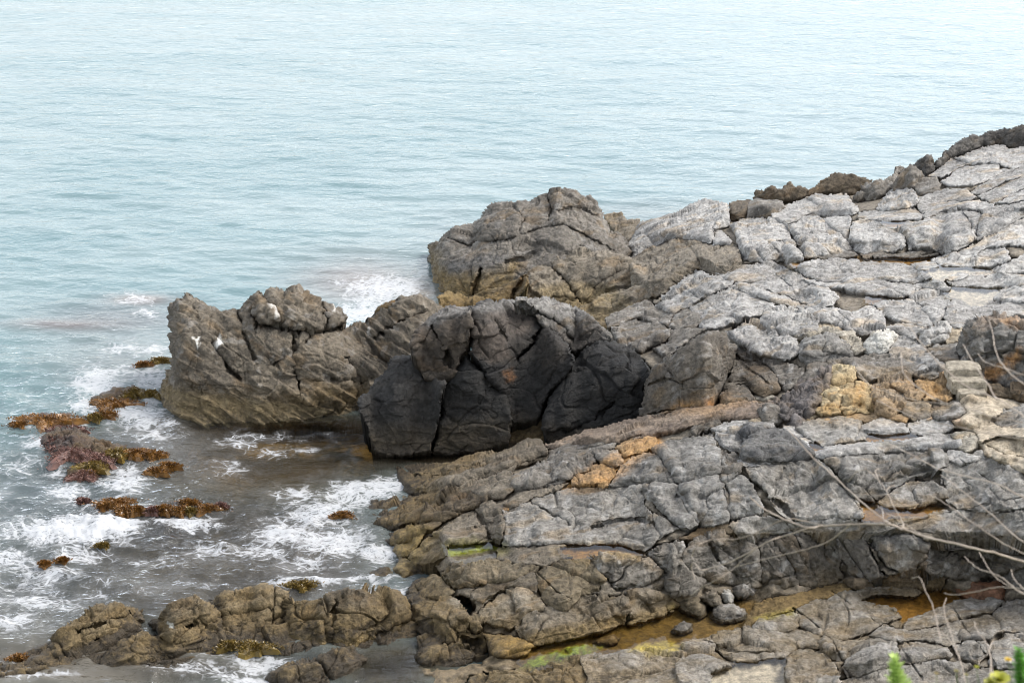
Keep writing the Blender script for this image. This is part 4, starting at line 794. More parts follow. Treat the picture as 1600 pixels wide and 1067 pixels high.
def water_material():
    m, nt, out = mat_new('sea_water'); L = nt.links.new
    geo = N(nt, 'ShaderNodeNewGeometry'); pos = geo.outputs['Position']
    a_f = N(nt, 'ShaderNodeAttribute', attribute_name='foam').outputs['Fac']
    a_c = N(nt, 'ShaderNodeAttribute', attribute_name='clear').outputs['Fac']
    a_h = N(nt, 'ShaderNodeAttribute', attribute_name='chop').outputs['Fac']
    a_t = N(nt, 'ShaderNodeAttribute', attribute_name='Col').outputs['Color']
    # small ripples
    mp = N(nt, 'ShaderNodeMapping'); L(pos, mp.inputs[0]); mp.inputs['Scale'].default_value = (.55, 1.0, 1); mp.inputs['Rotation'].default_value = (0, 0, R(-7))
    r1 = noise(nt, mp.outputs[0], 1.35, 3, .6, .8); r2 = noise(nt, mp.outputs[0], 3.6, 3, .6, .5); r3 = noise(nt, mp.outputs[0], 11, 3, .55, .3)
    h = math_(nt, 'ADD', math_(nt, 'ADD', math_(nt, 'MULTIPLY', r1, RIP[0]), math_(nt, 'MULTIPLY', math_(nt, 'MULTIPLY', r2, RIP[1]), math_(nt, 'ADD', 1.0, math_(nt, 'MULTIPLY', a_h, 2.8)))), math_(nt, 'MULTIPLY', math_(nt, 'MULTIPLY', r3, RIP[2]), math_(nt, 'ADD', 1.0, math_(nt, 'MULTIPLY', a_h, 3.2))))
    # foam webs
    ds = N(nt, 'ShaderNodeTexNoise'); L(pos, ds.inputs[0]); ds.inputs['Scale'].default_value = 2.2; ds.inputs['Detail'].default_value = 2.5
    ds2 = N(nt, 'ShaderNodeVectorMath', operation='SCALE'); L(ds.outputs['Color'], ds2.inputs[0]); ds2.inputs['Scale'].default_value = .30
    ad = N(nt, 'ShaderNodeVectorMath', operation='ADD'); L(pos, ad.inputs[0]); L(ds2.outputs[0], ad.inputs[1])
    mp2 = N(nt, 'ShaderNodeMapping'); L(ad.outputs[0], mp2.inputs[0]); mp2.inputs['Scale'].default_value = (.75, 1.1, .0); mp2.inputs['Rotation'].default_value = (0, 0, R(-14))
    def web(sc_, w):
        v = N(nt, 'ShaderNodeTexVoronoi', feature='DISTANCE_TO_EDGE'); L(mp2.outputs[0], v.inputs['Vector']); v.inputs['Scale'].default_value = sc_; v.inputs['Randomness'].default_value = 1
        q = math_(nt, 'DIVIDE', v.outputs['Distance'], math_(nt, 'ADD', math_(nt, 'MULTIPLY', a_f, w), .0001))
        return math_(nt, 'SUBTRACT', 1.0, ramp(nt, q, .35, 1.0))
    w1 = web(1.5, .13); w2 = web(3.4, .20); w3 = web(8.5, .26)
    fn = noise(nt, mp2.outputs[0], 2.0, 6, .68, .3); fn2 = noise(nt, mp2.outputs[0], 14, 4, .7)
    gate = ramp(nt, math_(nt, 'ADD', a_f, math_(nt, 'MULTIPLY', math_(nt, 'SUBTRACT', fn, .5), 1.4)), .16, .55)
    webs = math_(nt, 'MULTIPLY', math_(nt, 'MAXIMUM', math_(nt, 'MAXIMUM', w1, math_(nt, 'MULTIPLY', w2, .95)), math_(nt, 'MULTIPLY', w3, ramp(nt, a_f, .25, .7))), gate)
    webs = math_(nt, 'MULTIPLY', webs, ramp(nt, fn2, .30, .52))
    solid = ramp(nt, math_(nt, 'ADD', a_f, math_(nt, 'ADD', math_(nt, 'MULTIPLY', math_(nt, 'SUBTRACT', fn, .5), 1.1), math_(nt, 'MULTIPLY', math_(nt, 'SUBTRACT', fn2, .5), .5))), .86, 1.15)
    milk = math_(nt, 'MULTIPLY', ramp(nt, fn, .42, .70), math_(nt, 'MULTIPLY', a_f, .45))
    cl = noise(nt, mp2.outputs[0], 7.5, 5, .78)
    clump = math_(nt, 'MULTIPLY', ramp(nt, math_(nt, 'ADD', cl, math_(nt, 'MULTIPLY', math_(nt, 'ADD', a_f, math_(nt, 'SUBTRACT', fn, .5)), .30)), .62, .80), gate)
    webs = math_(nt, 'MAXIMUM', math_(nt, 'MULTIPLY', webs, .78), math_(nt, 'MULTIPLY', clump, .85))
    foam = math_(nt, 'MULTIPLY', math_(nt, 'MAXIMUM', math_(nt, 'MAXIMUM', webs, milk), solid), ramp(nt, a_f, .03, .12), clamp=True)
    h = math_(nt, 'ADD', h, math_(nt, 'MULTIPLY', foam, .03))
    bp = N(nt, 'ShaderNodeBump'); bp.inputs['Strength'].default_value = 1; bp.inputs['Distance'].default_value = 1; L(h, bp.inputs['Height'])
    body = N(nt, 'ShaderNodeBsdfDiffuse'); L(a_t, body.inputs[0])
    tr = N(nt, 'ShaderNodeBsdfTransparent'); tr.inputs[0].default_value = (.80, .84, .80, 1)
    mx0 = N(nt, 'ShaderNodeMixShader'); L(a_c, mx0.inputs[0]); L(body.outputs[0], mx0.inputs[1]); L(tr.outputs[0], mx0.inputs[2])
    gl = N(nt, 'ShaderNodeBsdfGlossy'); gl.inputs['Roughness'].default_value = .07; L(bp.outputs[0], gl.inputs['Normal'])
    fr = N(nt, 'ShaderNodeFresnel'); fr.inputs[0].default_value = 1.33; L(bp.outputs[0], fr.inputs[1])
    mx1 = N(nt, 'ShaderNodeMixShader'); L(fr.outputs[0], mx1.inputs[0]); L(mx0.outputs[0], mx1.inputs[1]); L(gl.outputs[0], mx1.inputs[2])
    fo = N(nt, 'ShaderNodeBsdfDiffuse'); fo.inputs[0].default_value = (.52, .53, .54, 1)
    mx2 = N(nt, 'ShaderNodeMixShader'); L(foam, mx2.inputs[0]); L(mx1.outputs[0], mx2.inputs[1]); L(fo.outputs[0], mx2.inputs[2])
    L(mx2.outputs[0], out.inputs[0]); return m
RIP = (.034, .030, .012)

def pool_material():
    m, nt, out = mat_new('pool_water'); L = nt.links.new
    geo = N(nt, 'ShaderNodeNewGeometry')
    bp = N(nt, 'ShaderNodeBump'); bp.inputs['Strength'].default_value = .6; bp.inputs['Distance'].default_value = 1
    L(math_(nt, 'MULTIPLY', noise(nt, geo.outputs['Position'], 3, 2), .004), bp.inputs['Height'])
    tr = N(nt, 'ShaderNodeBsdfTransparent'); tr.inputs[0].default_value = (.93, .90, .82, 1)
    gl = N(nt, 'ShaderNodeBsdfGlossy'); gl.inputs['Roughness'].default_value = .03; L(bp.outputs[0], gl.inputs['Normal'])
    fr = N(nt, 'ShaderNodeFresnel'); fr.inputs[0].default_value = 1.33; L(bp.outputs[0], fr.inputs[1])
    mx = N(nt, 'ShaderNodeMixShader'); L(fr.outputs[0], mx.inputs[0]); L(tr.outputs[0], mx.inputs[1]); L(gl.outputs[0], mx.inputs[2])
    L(mx.outputs[0], out.inputs[0]); return m

def leaf_material(name, c0, c1, rough=.6, sub=.0):
    m, nt, out = mat_new(name); L = nt.links.new
    geo = N(nt, 'ShaderNodeNewGeometry')
    rn = noise(nt, geo.outputs['Position'], 9, 4, .6)
    col = mixc(nt, ramp(nt, rn, .3, .7), c0, c1)
    bs = N(nt, 'ShaderNodeBsdfPrincipled'); L(col, bs.inputs['Base Color']); bs.inputs['Roughness'].default_value = rough
    L(bs.outputs[0], out.inputs[0]); return m

def tag(o, label=None, cat=None, group=None, kind=None):
    if label: o['label'] = label
    if cat: o['category'] = cat
    if group: o['group'] = group
    if kind: o['kind'] = kind
    return o

# ------------------------------------------------------------ parse and build the rocks
POOLP = [(pts(ol), True) for _, _, ol in POOLS]
ZGRID = make_zg()
def parse(line):
    a = line.split('|'); opt = {}
    for w in (a[6].split(' ') if len(a) > 6 else []):
        if '=' in w: k_, v_ = w.split('=', 1); opt[k_] = v_; last = k_
        elif w: opt[last] += ' ' + w
    opt = {k_: v_.replace(' ', ';') for k_, v_ in opt.items()}
    return a, opt
rows = [parse(l) for l in ROCKS.strip().split('\n')]
cnt = {}
for a, _ in rows: cnt[a[0]] = cnt.get(a[0], 0) + 1
GROUPS = {'tide_rock': 'rocks of the chain at the bottom left', 'loose_stone': 'loose stones around the amber channel', 'reef_rock': 'reef rocks awash at the left', 'flat_stone': 'small flat stones on the ledges'}
roots = {}
for a, opt in rows:
    tid, part, face, ck, gr, poly = a[:6]
    name, cat, label = THINGS[tid]
    ga, gs = [float(x) for x in gr.split(',')]
    mode = 'M' if (face == 'M' or part == 'M' or opt.get('M')) else 'L'
    if part == 'crest_block': mode = 'M'; opt.setdefault('w', '4'); opt.setdefault('tf', '52'); opt.setdefault('tt', '20'); opt['rough'] = '1.35'
    if part == 'face_block': mode = 'M'; opt.setdefault('w', '5'); opt.setdefault('tf', '70'); opt.setdefault('tt', '14'); opt.setdefault('fr', '.78'); opt.setdefault('tn', '.7')
    fc = float(face) if face not in ('M',) else 30.
    if cnt[tid] == 1:
        ob = build_rock(name, poly, ROCK, mode, fc, ck, ga, gs, opt, tid)
        tag(ob, label, cat, GROUPS.get(name))
    else:
        if tid not in roots:
            P0 = np.concatenate([pts(r_[0][5]) for r_ in rows if r_[0][0] == tid])
            u_, v_ = P0[:, 0].mean(), P0[:, 1].max()
            w_ = at_z(min(u_, 1600), min(v_, 1060), zg(np.array([u_]), np.array([v_]))[0] if tid not in ('crag', 'headland') else 0.)
            e = bpy.data.objects.new(name, None); e.empty_display_size = .5; COL.objects.link(e); e.location = Vector(np.ravel(w_)[:3])
            roots[tid] = tag(e, label, cat)
        build_rock(part, poly, ROCK, mode, fc, ck, ga, gs, opt, tid, parent=roots[tid])

def stairs():
    e = bpy.data.objects.new('stone_stairway', None); COL.objects.link(e); tag(e, THINGS['stone_stairway'][2], 'steps'); z0 = 2.53
    for k, (ua, ub, vb_) in enumerate(((1499, 1541, 625.), (1488, 1542, 607.), (1483, 1536, 588.))):
        a = at_z(ua, vb_, z0); b = at_z(ub, vb_, z0); L_, Dp, Hh = b[0] - a[0], .42, .125
        bm = bmesh.new(); bmesh.ops.create_cube(bm, size=1); bmesh.ops.bevel(bm, geom=bm.edges[:], offset=.03, segments=2, affect='EDGES')
        bmesh.ops.subdivide_edges(bm, edges=bm.edges[:], cuts=9, use_grid_fill=True)
        me = bpy.data.meshes.new('step'); bm.to_mesh(me); bm.free()
        co_ = np.zeros(len(me.vertices) * 3, f32); me.vertices.foreach_get('co', co_); q = co_.reshape(-1, 3) * np.array([L_, Dp, Hh + .12])
        q = q + np.array([(a[0] + b[0]) / 2, a[1] + Dp / 2, z0 + Hh / 2 - .06])
        nn = np.stack([vn(q * 9, 950 + j) for j in range(3)], -1) * .014 + np.stack([vn(q * 2.5, 960 + j) for j in range(3)], -1) * .03
        q = q + nn; org = np.array([a[0], a[1], z0]) if k else np.array([a[0], a[1], z0])
        if k == 0: e.location = Vector(org)
        me.vertices.foreach_set('co', (q - org).astype(f32).ravel()); me.update()
        K = np.array([.33, .295, .235]) * (1 + .3 * fbm(q * 6, 3, 970)[:, None])
        ca = me.color_attributes.new('Col', 'FLOAT_COLOR', 'POINT'); ca.data.foreach_set('color', np.concatenate([K, np.ones((len(K), 1))], 1).astype(f32).ravel())
        me.materials.append(ROCK); ob = bpy.data.objects.new('step', me); COL.objects.link(ob); ob.parent = e; ob.location = Vector(org) - e.location
        z0 += Hh
stairs()

# ------------------------------------------------------------ bedrock under and between the blocks
LAND = pts('700,1125 640,1060 652,1000 640,940 618,900 640,868 612,850 560,815 640,768 640,735 745,708 690,712 640,690 700,640 720,540 760,480 880,470 985,420 1000,360 1140,335 1200,318 1290,300 1400,285 1500,240 1600,215 1675,195 2180,120 2180,1125')
def shelf():
    gu = np.concatenate([np.arange(540, 1690, 3.), np.arange(1690, 2190, 10.)]); gv = np.arange(1125, 120, -3.); U, V = np.meshgrid(gu, gv)
    WU, WV = warp(U, V, 1.5); s = sdist(WU, WV, LAND); m = s > 0
    for a_, o_ in rows:
        if a_[0] in ('dark_outcrop', 'headland') or (a_[0] == 'crag'): m &= sdist(WU, WV, pts(a_[5])) < 3
    z = zg(U, V) - .07 + .1 * fbm(np.stack([U / 22, V / 14, 0 * U], -1), 4, 400) - .5 * np.clip(1 - s / 14, 0, 1) ** 1.5
    su = np.full(U.shape, -99.)
    for a_, o_ in rows:
        if a_[0].startswith(('tide', 'reef', 'loose', 'crag')): continue
        Pq = pts(a_[5]); ju = np.where((gu > Pq[:, 0].min() - 8) & (gu < Pq[:, 0].max() + 8))[0]; jv = np.where((gv > Pq[:, 1].min() - 8) & (gv < Pq[:, 1].max() + 8))[0]
        if len(ju) and len(jv):
            s_ = np.ix_(jv, ju); su[s_] = np.maximum(su[s_], sdist(WU[s_], WV[s_], Pq))
    for Pq, _ in POOLP: su = np.where(sdist(U, V, Pq) > -9, -99., su)
    z = z - .55 * sst(su, .5, 6)
    C = None
    gref = np.array([.19, .165, .13])
    P = at_z(U, V, z); Q = P
    c3 = fbm(Q * 9, 3, 420)[..., None]; c1 = fbm(Q * 1.1, 3, 410)[..., None]
    C = gref * (1 + .35 * c3 + .3 * c1)
    C = mix(C, np.array([.165, .115, .05]), sst(-P[..., 2], -.8, -.1)[..., None] * .6)
    tint = {'am': (.27, .145, .028), 'sd': (.60, .56, .50), 'li': (.27, .33, .02), 'gp': (.20, .19, .17)}  # sd: pool bottoms whitened, the sky's reflection painted into their colour
    # orange soil and beige sand lying on the bedrock
    for ol, cc, dz in (('1270,660 1300,645 1380,640 1440,640 1500,630 1560,640 1620,660 1680,680 1680,760 1600,748 1540,715 1520,690 1490,660 1440,655 1340,655', (.42, .31, .21), .06),
                       ('1500,612 1560,618 1680,640 1680,780 1600,745 1545,715 1515,680 1500,650', (.40, .345, .265), .08), ('1480,560 1540,570 1550,625 1500,630 1470,600', (.40, .33, .24), .06),
                       ('780,800 840,765 900,735 960,700 1030,680 1040,700 980,720 960,760 880,765 800,800', (.42, .24, .09), .0),
                       ('1030,640 1180,620 1230,660 1150,662 1040,660', (.30, .21, .13), .02)):
        a = sst(sdist(WU, WV, pts(ol)), -5, 6); C = mix(C, np.array(cc) * (1 + .3 * c3), a[..., None]); z = z + dz * a
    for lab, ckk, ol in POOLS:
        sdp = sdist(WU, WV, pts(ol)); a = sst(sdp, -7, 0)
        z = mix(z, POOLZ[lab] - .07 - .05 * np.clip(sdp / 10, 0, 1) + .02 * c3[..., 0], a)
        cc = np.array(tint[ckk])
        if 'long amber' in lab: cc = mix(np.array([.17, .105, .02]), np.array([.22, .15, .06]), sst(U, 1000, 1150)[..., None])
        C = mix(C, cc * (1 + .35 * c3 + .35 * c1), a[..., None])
    a = sst(sdist(WU, WV, pts('815,1043 830,1030 860,1017 900,1008 948,1003 940,1016 905,1026 880,1032 850,1040 828,1047')), -2, 3); a = a * mix(.3, 1, sst(c3[..., 0] + .3 * c1[..., 0], -.25, .1)); C = mix(C, np.array([.22, .29, .02]) * (1 + .3 * c3), a[..., None]); z = z + .05 * a
    a = sst(sdist(WU, WV, pts('983,1018 1000,1006 1040,1000 1068,1008 1060,1020 1015,1022')), -2, 3); C = mix(C, np.array([.44, .36, .08]), a[..., None])
    P = at_z(U, V, z)
    ob = mesh_patch('rock_bed', P, np.clip(C, .01, .7), m, ROCK, None, None, deep=1.6)
    tag(ob, kind='structure', label='brown bedrock, sand and soil showing between the blocks')
shelf()

pm = pool_material()
for lab, ckk, ol in POOLS:
    Pp = pts(ol); c_ = Pp.mean(0); zp = POOLZ[lab]
    gu = np.arange(Pp[:, 0].min() - 9, min(Pp[:, 0].max() + 9, 1690), 2.5); gv = np.arange(min(Pp[:, 1].max() + 9, 1128), Pp[:, 1].min() - 9, -2.5)
    U, V = np.meshgrid(gu, gv); m = sdist(U, V, Pp) > -7
    P = at_z(U, V, zp + 0 * U)
    ob = mesh_patch('tide_pool', P, np.ones(P.shape) * .2, m, pm, None, None, close=False)
    tag(ob, kind='structure', label=lab)

# ------------------------------------------------------------ sea
FOAM = """600,455,75,28,.85 560,492,40,20,1.0 575,430,60,10,.35 520,440,60,14,.3 530,505,30,12,.9 630,440,40,16,.7
215,468,45,10,.5 230,490,25,10,.55 190,542,45,12,.55 235,548,35,10,.6 150,505,90,8,.25 60,508,60,6,.2
240,590,35,22,.75 170,585,60,16,.6 215,650,60,20,.75 150,600,40,22,.8 130,632,26,14,.85 230,620,30,20,.7 240,680,50,12,.6 120,668,30,10,.6 40,625,60,14,.3
60,690,30,18,.55 30,725,50,18,.5 80,735,30,14,.5 200,745,50,28,.75 185,760,35,14,.7 160,790,60,12,.55 110,770,40,14,.6
120,832,80,22,1.15 70,838,40,16,1.0 180,825,40,16,1.05 30,830,40,20,.55 10,870,60,14,.6 290,815,60,14,.65 180,800,60,12,.6
380,690,60,14,.45 420,710,50,10,.45 330,640,40,10,.25 480,700,40,12,.35 350,730,60,14,.35 440,690,120,14,.25
560,770,70,24,.8 490,800,70,26,.8 600,758,40,18,.8 450,835,60,24,.75 520,850,70,24,.7 400,865,60,18,.6 590,865,40,20,.7 560,835,40,14,.5 470,770,60,14,.6
340,860,80,18,.5 250,880,90,20,.3 60,900,90,26,.6 40,940,80,26,.6 20,975,60,20,.5 120,870,60,16,.55 150,930,60,20,.4 100,950,60,14,.4
530,905,110,9,.75 430,915,60,8,.6 600,925,50,10,.6 300,920,120,16,.25 200,930,80,14,.2 480,880,60,16,.55
20,1030,30,10,.4 60,1055,60,10,.5 300,1045,90,10,.5 400,1035,50,14,.7 380,1060,60,14,.6 330,1025,40,8,.4 425,1028,24,12,.6
270,668,30,8,.4 300,655,300,8,.0 0,780,60,40,.3 40,660,60,20,.3 60,580,80,30,.12 100,480,120,20,.05"""
TINT = [ # u, v, ru, rv, colour, strength
 (620, 1040, 110, 50, (.085, .075, .045), 1.),
 (440, 672, 230, 24, (.075, .048, .018), 1.), (540, 690, 130, 30, (.06, .040, .016), 1.), (680, 712, 110, 18, (.035, .026, .014), 1.),
 (330, 880, 430, 170, (.098, .092, .080), .95), (420, 720, 240, 70, (.065, .046, .022), .9), (250, 700, 140, 60, (.14, .135, .125), .7),
 (560, 440, 110, 45, (.15, .135, .125), .75), (190, 495, 150, 30, (.125, .135, .14), .6), (110, 506, 95, 9, (.125, .11, .105), .8), (215, 468, 60, 9, (.145, .125, .115), .8),
 (200, 570, 140, 60, (.15, .165, .165), .6), (60, 780, 170, 90, (.09, .11, .115), .7), (30, 950, 200, 110, (.10, .105, .10), .8), (100, 1040, 500, 60, (.12, .11, .09), .9),
 (660, 460, 30, 20, (.12, .10, .07), .8), (1000, 330, 120, 20, (.14, .17, .17), .5), (700, 380, 60, 50, (.13, .16, .165), .4)]
CLEAR = [(330, 850, 280, 110, .62), (180, 940, 200, 70, .5), (150, 720, 120, 60, .4), (330, 662, 110, 18, .95), (470, 672, 170, 36, 1.1), (560, 700, 90, 40, .9), (660, 710, 90, 22, 1.), (420, 715, 170, 40, .6), (640, 1035, 90, 30, .85), (600, 1045, 90, 40, .85), (500, 1030, 120, 18, .6),
         (700, 480, 40, 14, .7), (330, 1045, 120, 14, .5), (480, 745, 140, 18, .45)]
def gauss(U, V, L_):
    r_ = np.zeros_like(U)
    for u, v, ru, rv, s in L_:
        r_ = np.maximum(r_, s * np.exp(-(((U - u) / ru) ** 2 + ((V - v) / rv) ** 2) * .95))
    return r_
def sea():
    hz = CY - F_PX * math.tan(PITCH)
    gv = np.concatenate([np.array([1500., 1400, 1300, 1220, 1160, 1120]), np.arange(1090, -20, -2.), -20 - (np.arange(1, 60) ** 1.75) * .45])
    gv = gv[gv > hz + 2.]
    gu = np.concatenate([-1500 + np.arange(0, 1400, 70.), np.arange(-90, 1700, 3.), 1700 + np.arange(0, 1500, 70.)])
    U, V = np.meshgrid(gu, gv)
    P = at_z(U, V, 0 * U)
    a = R(-8); x = P[..., 0] * math.cos(a) + P[..., 1] * math.sin(a); y = -P[..., 0] * math.sin(a) + P[..., 1] * math.cos(a)
    z0 = np.zeros_like(x)
    n = lambda sx, sy, s, o=2: fbm(np.stack([x / sx, y / sy, z0 + s], -1), o, s)
    calm = mix(1, .45, gauss(U, V, [(470, 690, 200, 70, 1.), (620, 1040, 120, 40, 1.2)]))
    h = .035 * n(6., 2.2, 500) + .030 * n(2.2, .8, 510) + .035 * n(.9, .38, 520, 2)
    fade = np.clip(46 / np.maximum(P[..., 1], 46), .3, 1)
    h = h * calm * fade
    near = sst(V, 440, 700) * sst(-U, -760, -560)
    h = h + near * .11 * (ridged(np.stack([x / 1.3, y / .6, z0], -1), 3, 530) - .2) * calm
    foam = np.zeros_like(U)
    FL = [tuple(float(q) for q in w.split(',')) for w in FOAM.split()]
    WU, WV = warp(U, V, 3.0)
    foam = gauss(WU + 10 * n(1.5, 1, 540), WV + 5 * n(1.5, 1, 550), FL)
    foam = foam * (1 + .35 * n(2.2, 1.3, 560, 3))
    splash = gauss(WU, WV, [(125, 830, 85, 20, 1.), (590, 455, 70, 22, .5), (560, 495, 40, 16, .6)])
    h = h + splash * (.10 + .14 * fbm(np.stack([x * 2.6, y * 2.6, z0], -1), 4, 570, .6)) - .01 + np.clip(foam, 0, 1) * .02
    P[..., 2] = h
    deep0, deep1 = np.array([.17, .235, .240]), np.array([.115, .190, .200])
    t = sst(n(5, 1.6, 580, 3), -.6, .6)[..., None]
    C = mix(deep1, deep0, t)
    C = mix(C, np.array([.17, .235, .25]), (sst(U, 500, 1500) * .6)[..., None] * np.ones_like(t))
    for u, v, ru, rv, cc, s in TINT:
        g = np.exp(-(((U - u + 14 * n(2, 1, 590)) / ru) ** 2 + ((V - v) / rv) ** 2) * 1.2) * s
        C = mix(C, np.array(cc) * (1 + .35 * n(1.8, .8, 600, 4)[..., None]), np.clip(g * 1.3, 0, 1)[..., None])
    clr = gauss(U + 20 * n(2, 1, 610), V + 8 * n(2, 1, 611), CLEAR)
    ok = np.ones(U.shape, bool)
    ok &= ~((U > 2250) & (V > 260))
    ob = mesh_patch('sea', P, C, ok, water_material(), None, np.zeros(3), close=False)
    me = ob.data; used = None
    # attribute arrays follow the vertex order of mesh_patch
    q = ok[:-1, :-1] & ok[1:, :-1] & ok[:-1, 1:] & ok[1:, 1:]
    um = np.zeros(U.shape, bool); um[:-1, :-1] |= q; um[1:, :-1] |= q; um[:-1, 1:] |= q; um[1:, 1:] |= q
    for nm, arr in (('foam', foam), ('clear', clr), ('chop', near * calm + 0 * U)):
        at = me.attributes.new(nm, 'FLOAT', 'POINT'); at.data.foreach_set('value', arr[um].astype(f32))
    tag(ob, kind='structure', label='pale blue green sea with small ripples and white foam near the rocks')
sea()
def seabed():
    gu = np.arange(-160, 1000, 5.); gv = np.arange(1130, 380, -3.); U, V = np.meshgrid(gu, gv)
    P = at_z(U, V, -.45 + 0 * U)
    n_ = fbm(P * .8, 4, 700)
    P[..., 2] = -.55 + .35 * n_ - 1.2 * sst(-V + .25 * U, -600, -300)
    c3 = fbm(P * np.array([1.6, 1.0, 1]), 5, 710, .65)[..., None]
    C = mix(np.array([.022, .020, .012]), np.array([.34, .185, .048]), sst(c3 + n_[..., None] * .5, -.12, .22))
    C = mix(C, np.array([.15, .125, .10]) * (1 + .6 * c3), (sst(V, 745, 800) * .8)[..., None])
    ob = mesh_patch('seabed', P, C, np.ones(U.shape, bool), ROCK, None, None, deep=1.)
    tag(ob, kind='structure', label='brown shallow seabed seen through the calm water')
seabed()

# ------------------------------------------------------------ seaweed
weed_m = [leaf_material('rusty_seaweed', (.25, .120, .026), (.12, .058, .018), .3), leaf_material('olive_seaweed', (.22, .15, .035), (.11, .075, .02), .3), leaf_material('purple_seaweed', (.20, .10, .075), (.10, .055, .045), .5)]
WEEDS = """72,656,42,9,0 178,630,32,9,0 208,614,22,8,1 236,616,13,5,1 165,648,18,5,0 150,652,10,4,1 105,672,24,6,2 92,690,24,8,2 112,708,34,12,2 150,718,24,9,2 145,728,24,6,1 182,708,18,7,1 215,708,22,6,0 242,711,14,5,0 265,728,14,4,0 243,737,16,4,0 130,744,20,7,2 136,742,12,4,0 183,786,26,5,0 163,792,12,5,0 195,798,15,6,0 216,797,10,5,0 238,798,8,4,2 255,796,12,5,0 281,798,12,5,0 297,799,8,4,1 296,786,13,4,0 325,795,18,5,0 345,792,10,4,2 160,854,9,3,1 98,877,8,4,0 70,882,7,3,0 130,784,8,3,2 252,564,16,4,1 225,570,12,3,0 535,806,16,5,0 30,664,12,4,0 470,915,20,4,1 210,950,0,0,0 395,1012,30,5,1 360,1010,20,4,1 30,1030,16,4,0"""
WLAB = {0: 'rusty orange', 1: 'olive brown', 2: 'purplish'}
WWHERE = ['on the outermost reef rock near left edge', 'broad, on the reef rock near the crag', 'behind the broad rusty one near the crag', 'small, closest to the foot of the crag', 'small, in front of the broad one near the crag', 'tiny, in the foam left of the crag reef', 'at the top of the largest reef edge', 'hanging by the little waterfalls', 'large, on the front of the largest reef edge', 'at the right end of the largest reef edge', 'low, in front of the largest reef edge', 'in the middle of the gap right of the reef edge', 'wider one right of the largest reef edge', 'small, last one right of the largest reef edge', 'thin, above the white foam patch', 'thin, just below its twin above the foam patch', 'on the small reef rock below the largest', 'topping the small reef rock below the largest', 'slanting, above the row of clumps', 'left end of the slanting clump', 'leftmost in the long row above the splash', 'second in the long row above the splash', 'dark, third in the long row', 'fourth in the long row above the splash', 'fifth in the long row above the splash', 'sixth in the long row', 'set behind the middle of the long row', 'long one near the right end of the row', 'rightmost in the long row', 'small, just below the white splash', 'tiny right one of the pair near left edge', 'tiny left one of the pair near left edge', 'tiny, on the short reef rock', 'on the thin reef touching the crag', 'left tip of the thin reef touching the crag', 'on the ochre rock at the inlet tip', 'at the left tip of the outermost reef rock', 'on the low rock behind the long dark block', '', 'on the ochre ledge under the long dark block', 'left end of the ochre ledge under the dark block', 'at the tapering rock in the bottom left corner']
rng = np.random.default_rng(5)
for i, w in enumerate(WEEDS.split()):
    u, v, ru, rv, k = [float(q) for q in w.split(',')]
    if ru == 0: continue
    k = int(k); c = at_z(u, v + rv * .5, .02)
    sx = ru * np.linalg.norm(c - np.array([0, 0, CAM_H])) / F_PX; sy = sx * (.55 if rv * 3 < ru else .8); hh = .035 + rv * .008
    nb = int(500 + 2000 * min(1, sx * sy * 2))
    th_ = rng.random(nb) * 6.283; rr = np.sqrt(rng.random(nb))
    lob = 1 + .38 * np.sin(th_ * 3 + i) + .3 * np.sin(th_ * 7 + 2 * i); strag = rng.random(nb) < .3; lob = np.where(strag, lob * 1.35, lob)
    bx, by = np.cos(th_) * rr * sx * lob, np.sin(th_) * rr * sy * lob
    bz = hh * np.sqrt(np.clip(1 - rr ** 2, 0, 1)) * (.8 + .4 * rng.random(nb)) * np.where(strag, .25, 1) + .02
    base = np.stack([bx, by, bz], 1)
    d = np.stack([np.cos(th_) * .8 * rr + rng.normal(0, .5, nb), np.sin(th_) * .8 * rr + rng.normal(0, .5, nb) - .3, .35 + .5 * rng.random(nb)], 1); d /= np.linalg.norm(d, axis=1, keepdims=True)
    ln = (.022 + .03 * rng.random(nb))[:, None]; wd = (.005 + .008 * rng.random(nb))[:, None]
    sdv = np.cross(d, rng.normal(0, 1, (nb, 3))); sdv /= np.linalg.norm(sdv, axis=1, keepdims=True)
    v4 = np.stack([base - sdv * wd, base + sdv * wd, base + d * ln + sdv * wd * .6, base + d * ln - sdv * wd * .6], 1).reshape(-1, 3)
    q4 = np.arange(nb * 4).reshape(nb, 4)
    # the cushion the fronds stand on
    na, nrg = 28, 7
    A_, R_ = np.meshgrid(np.linspace(0, 2 * math.pi, na, endpoint=False), np.linspace(0, 1.05, nrg)); lb = 1 + .38 * np.sin(A_ * 3 + i) + .3 * np.sin(A_ * 7 + 2 * i)
    dome = np.stack([np.cos(A_) * R_ * sx * lb, np.sin(A_) * R_ * sy * lb, hh * np.sqrt(np.clip(1 - R_ ** 2, 0, 1)) - .06 * (R_ > 1) + .02 * rng.normal(0, 1, R_.shape) * (R_ < 1)], -1).reshape(-1, 3)
    ii = np.arange(nrg - 1)[:, None] * na; jj = np.arange(na)[None]; j2 = (jj + 1) % na
    dq = np.stack([ii + jj, ii + na + jj, ii + na + j2, ii + j2], -1).reshape(-1, 4)
    me = new_mesh('seaweed_clump', np.concatenate([dome, v4]), np.concatenate([dq, q4 + len(dome)]), smooth=False)
    me.materials.append(weed_m[k]); ob = bpy.data.objects.new('seaweed_clump', me); COL.objects.link(ob); ob.location = Vector(c)
    tag(ob, WLAB[k] + ' seaweed clump, ' + WWHERE[i], 'seaweed', 'seaweed clumps on the reef rocks')

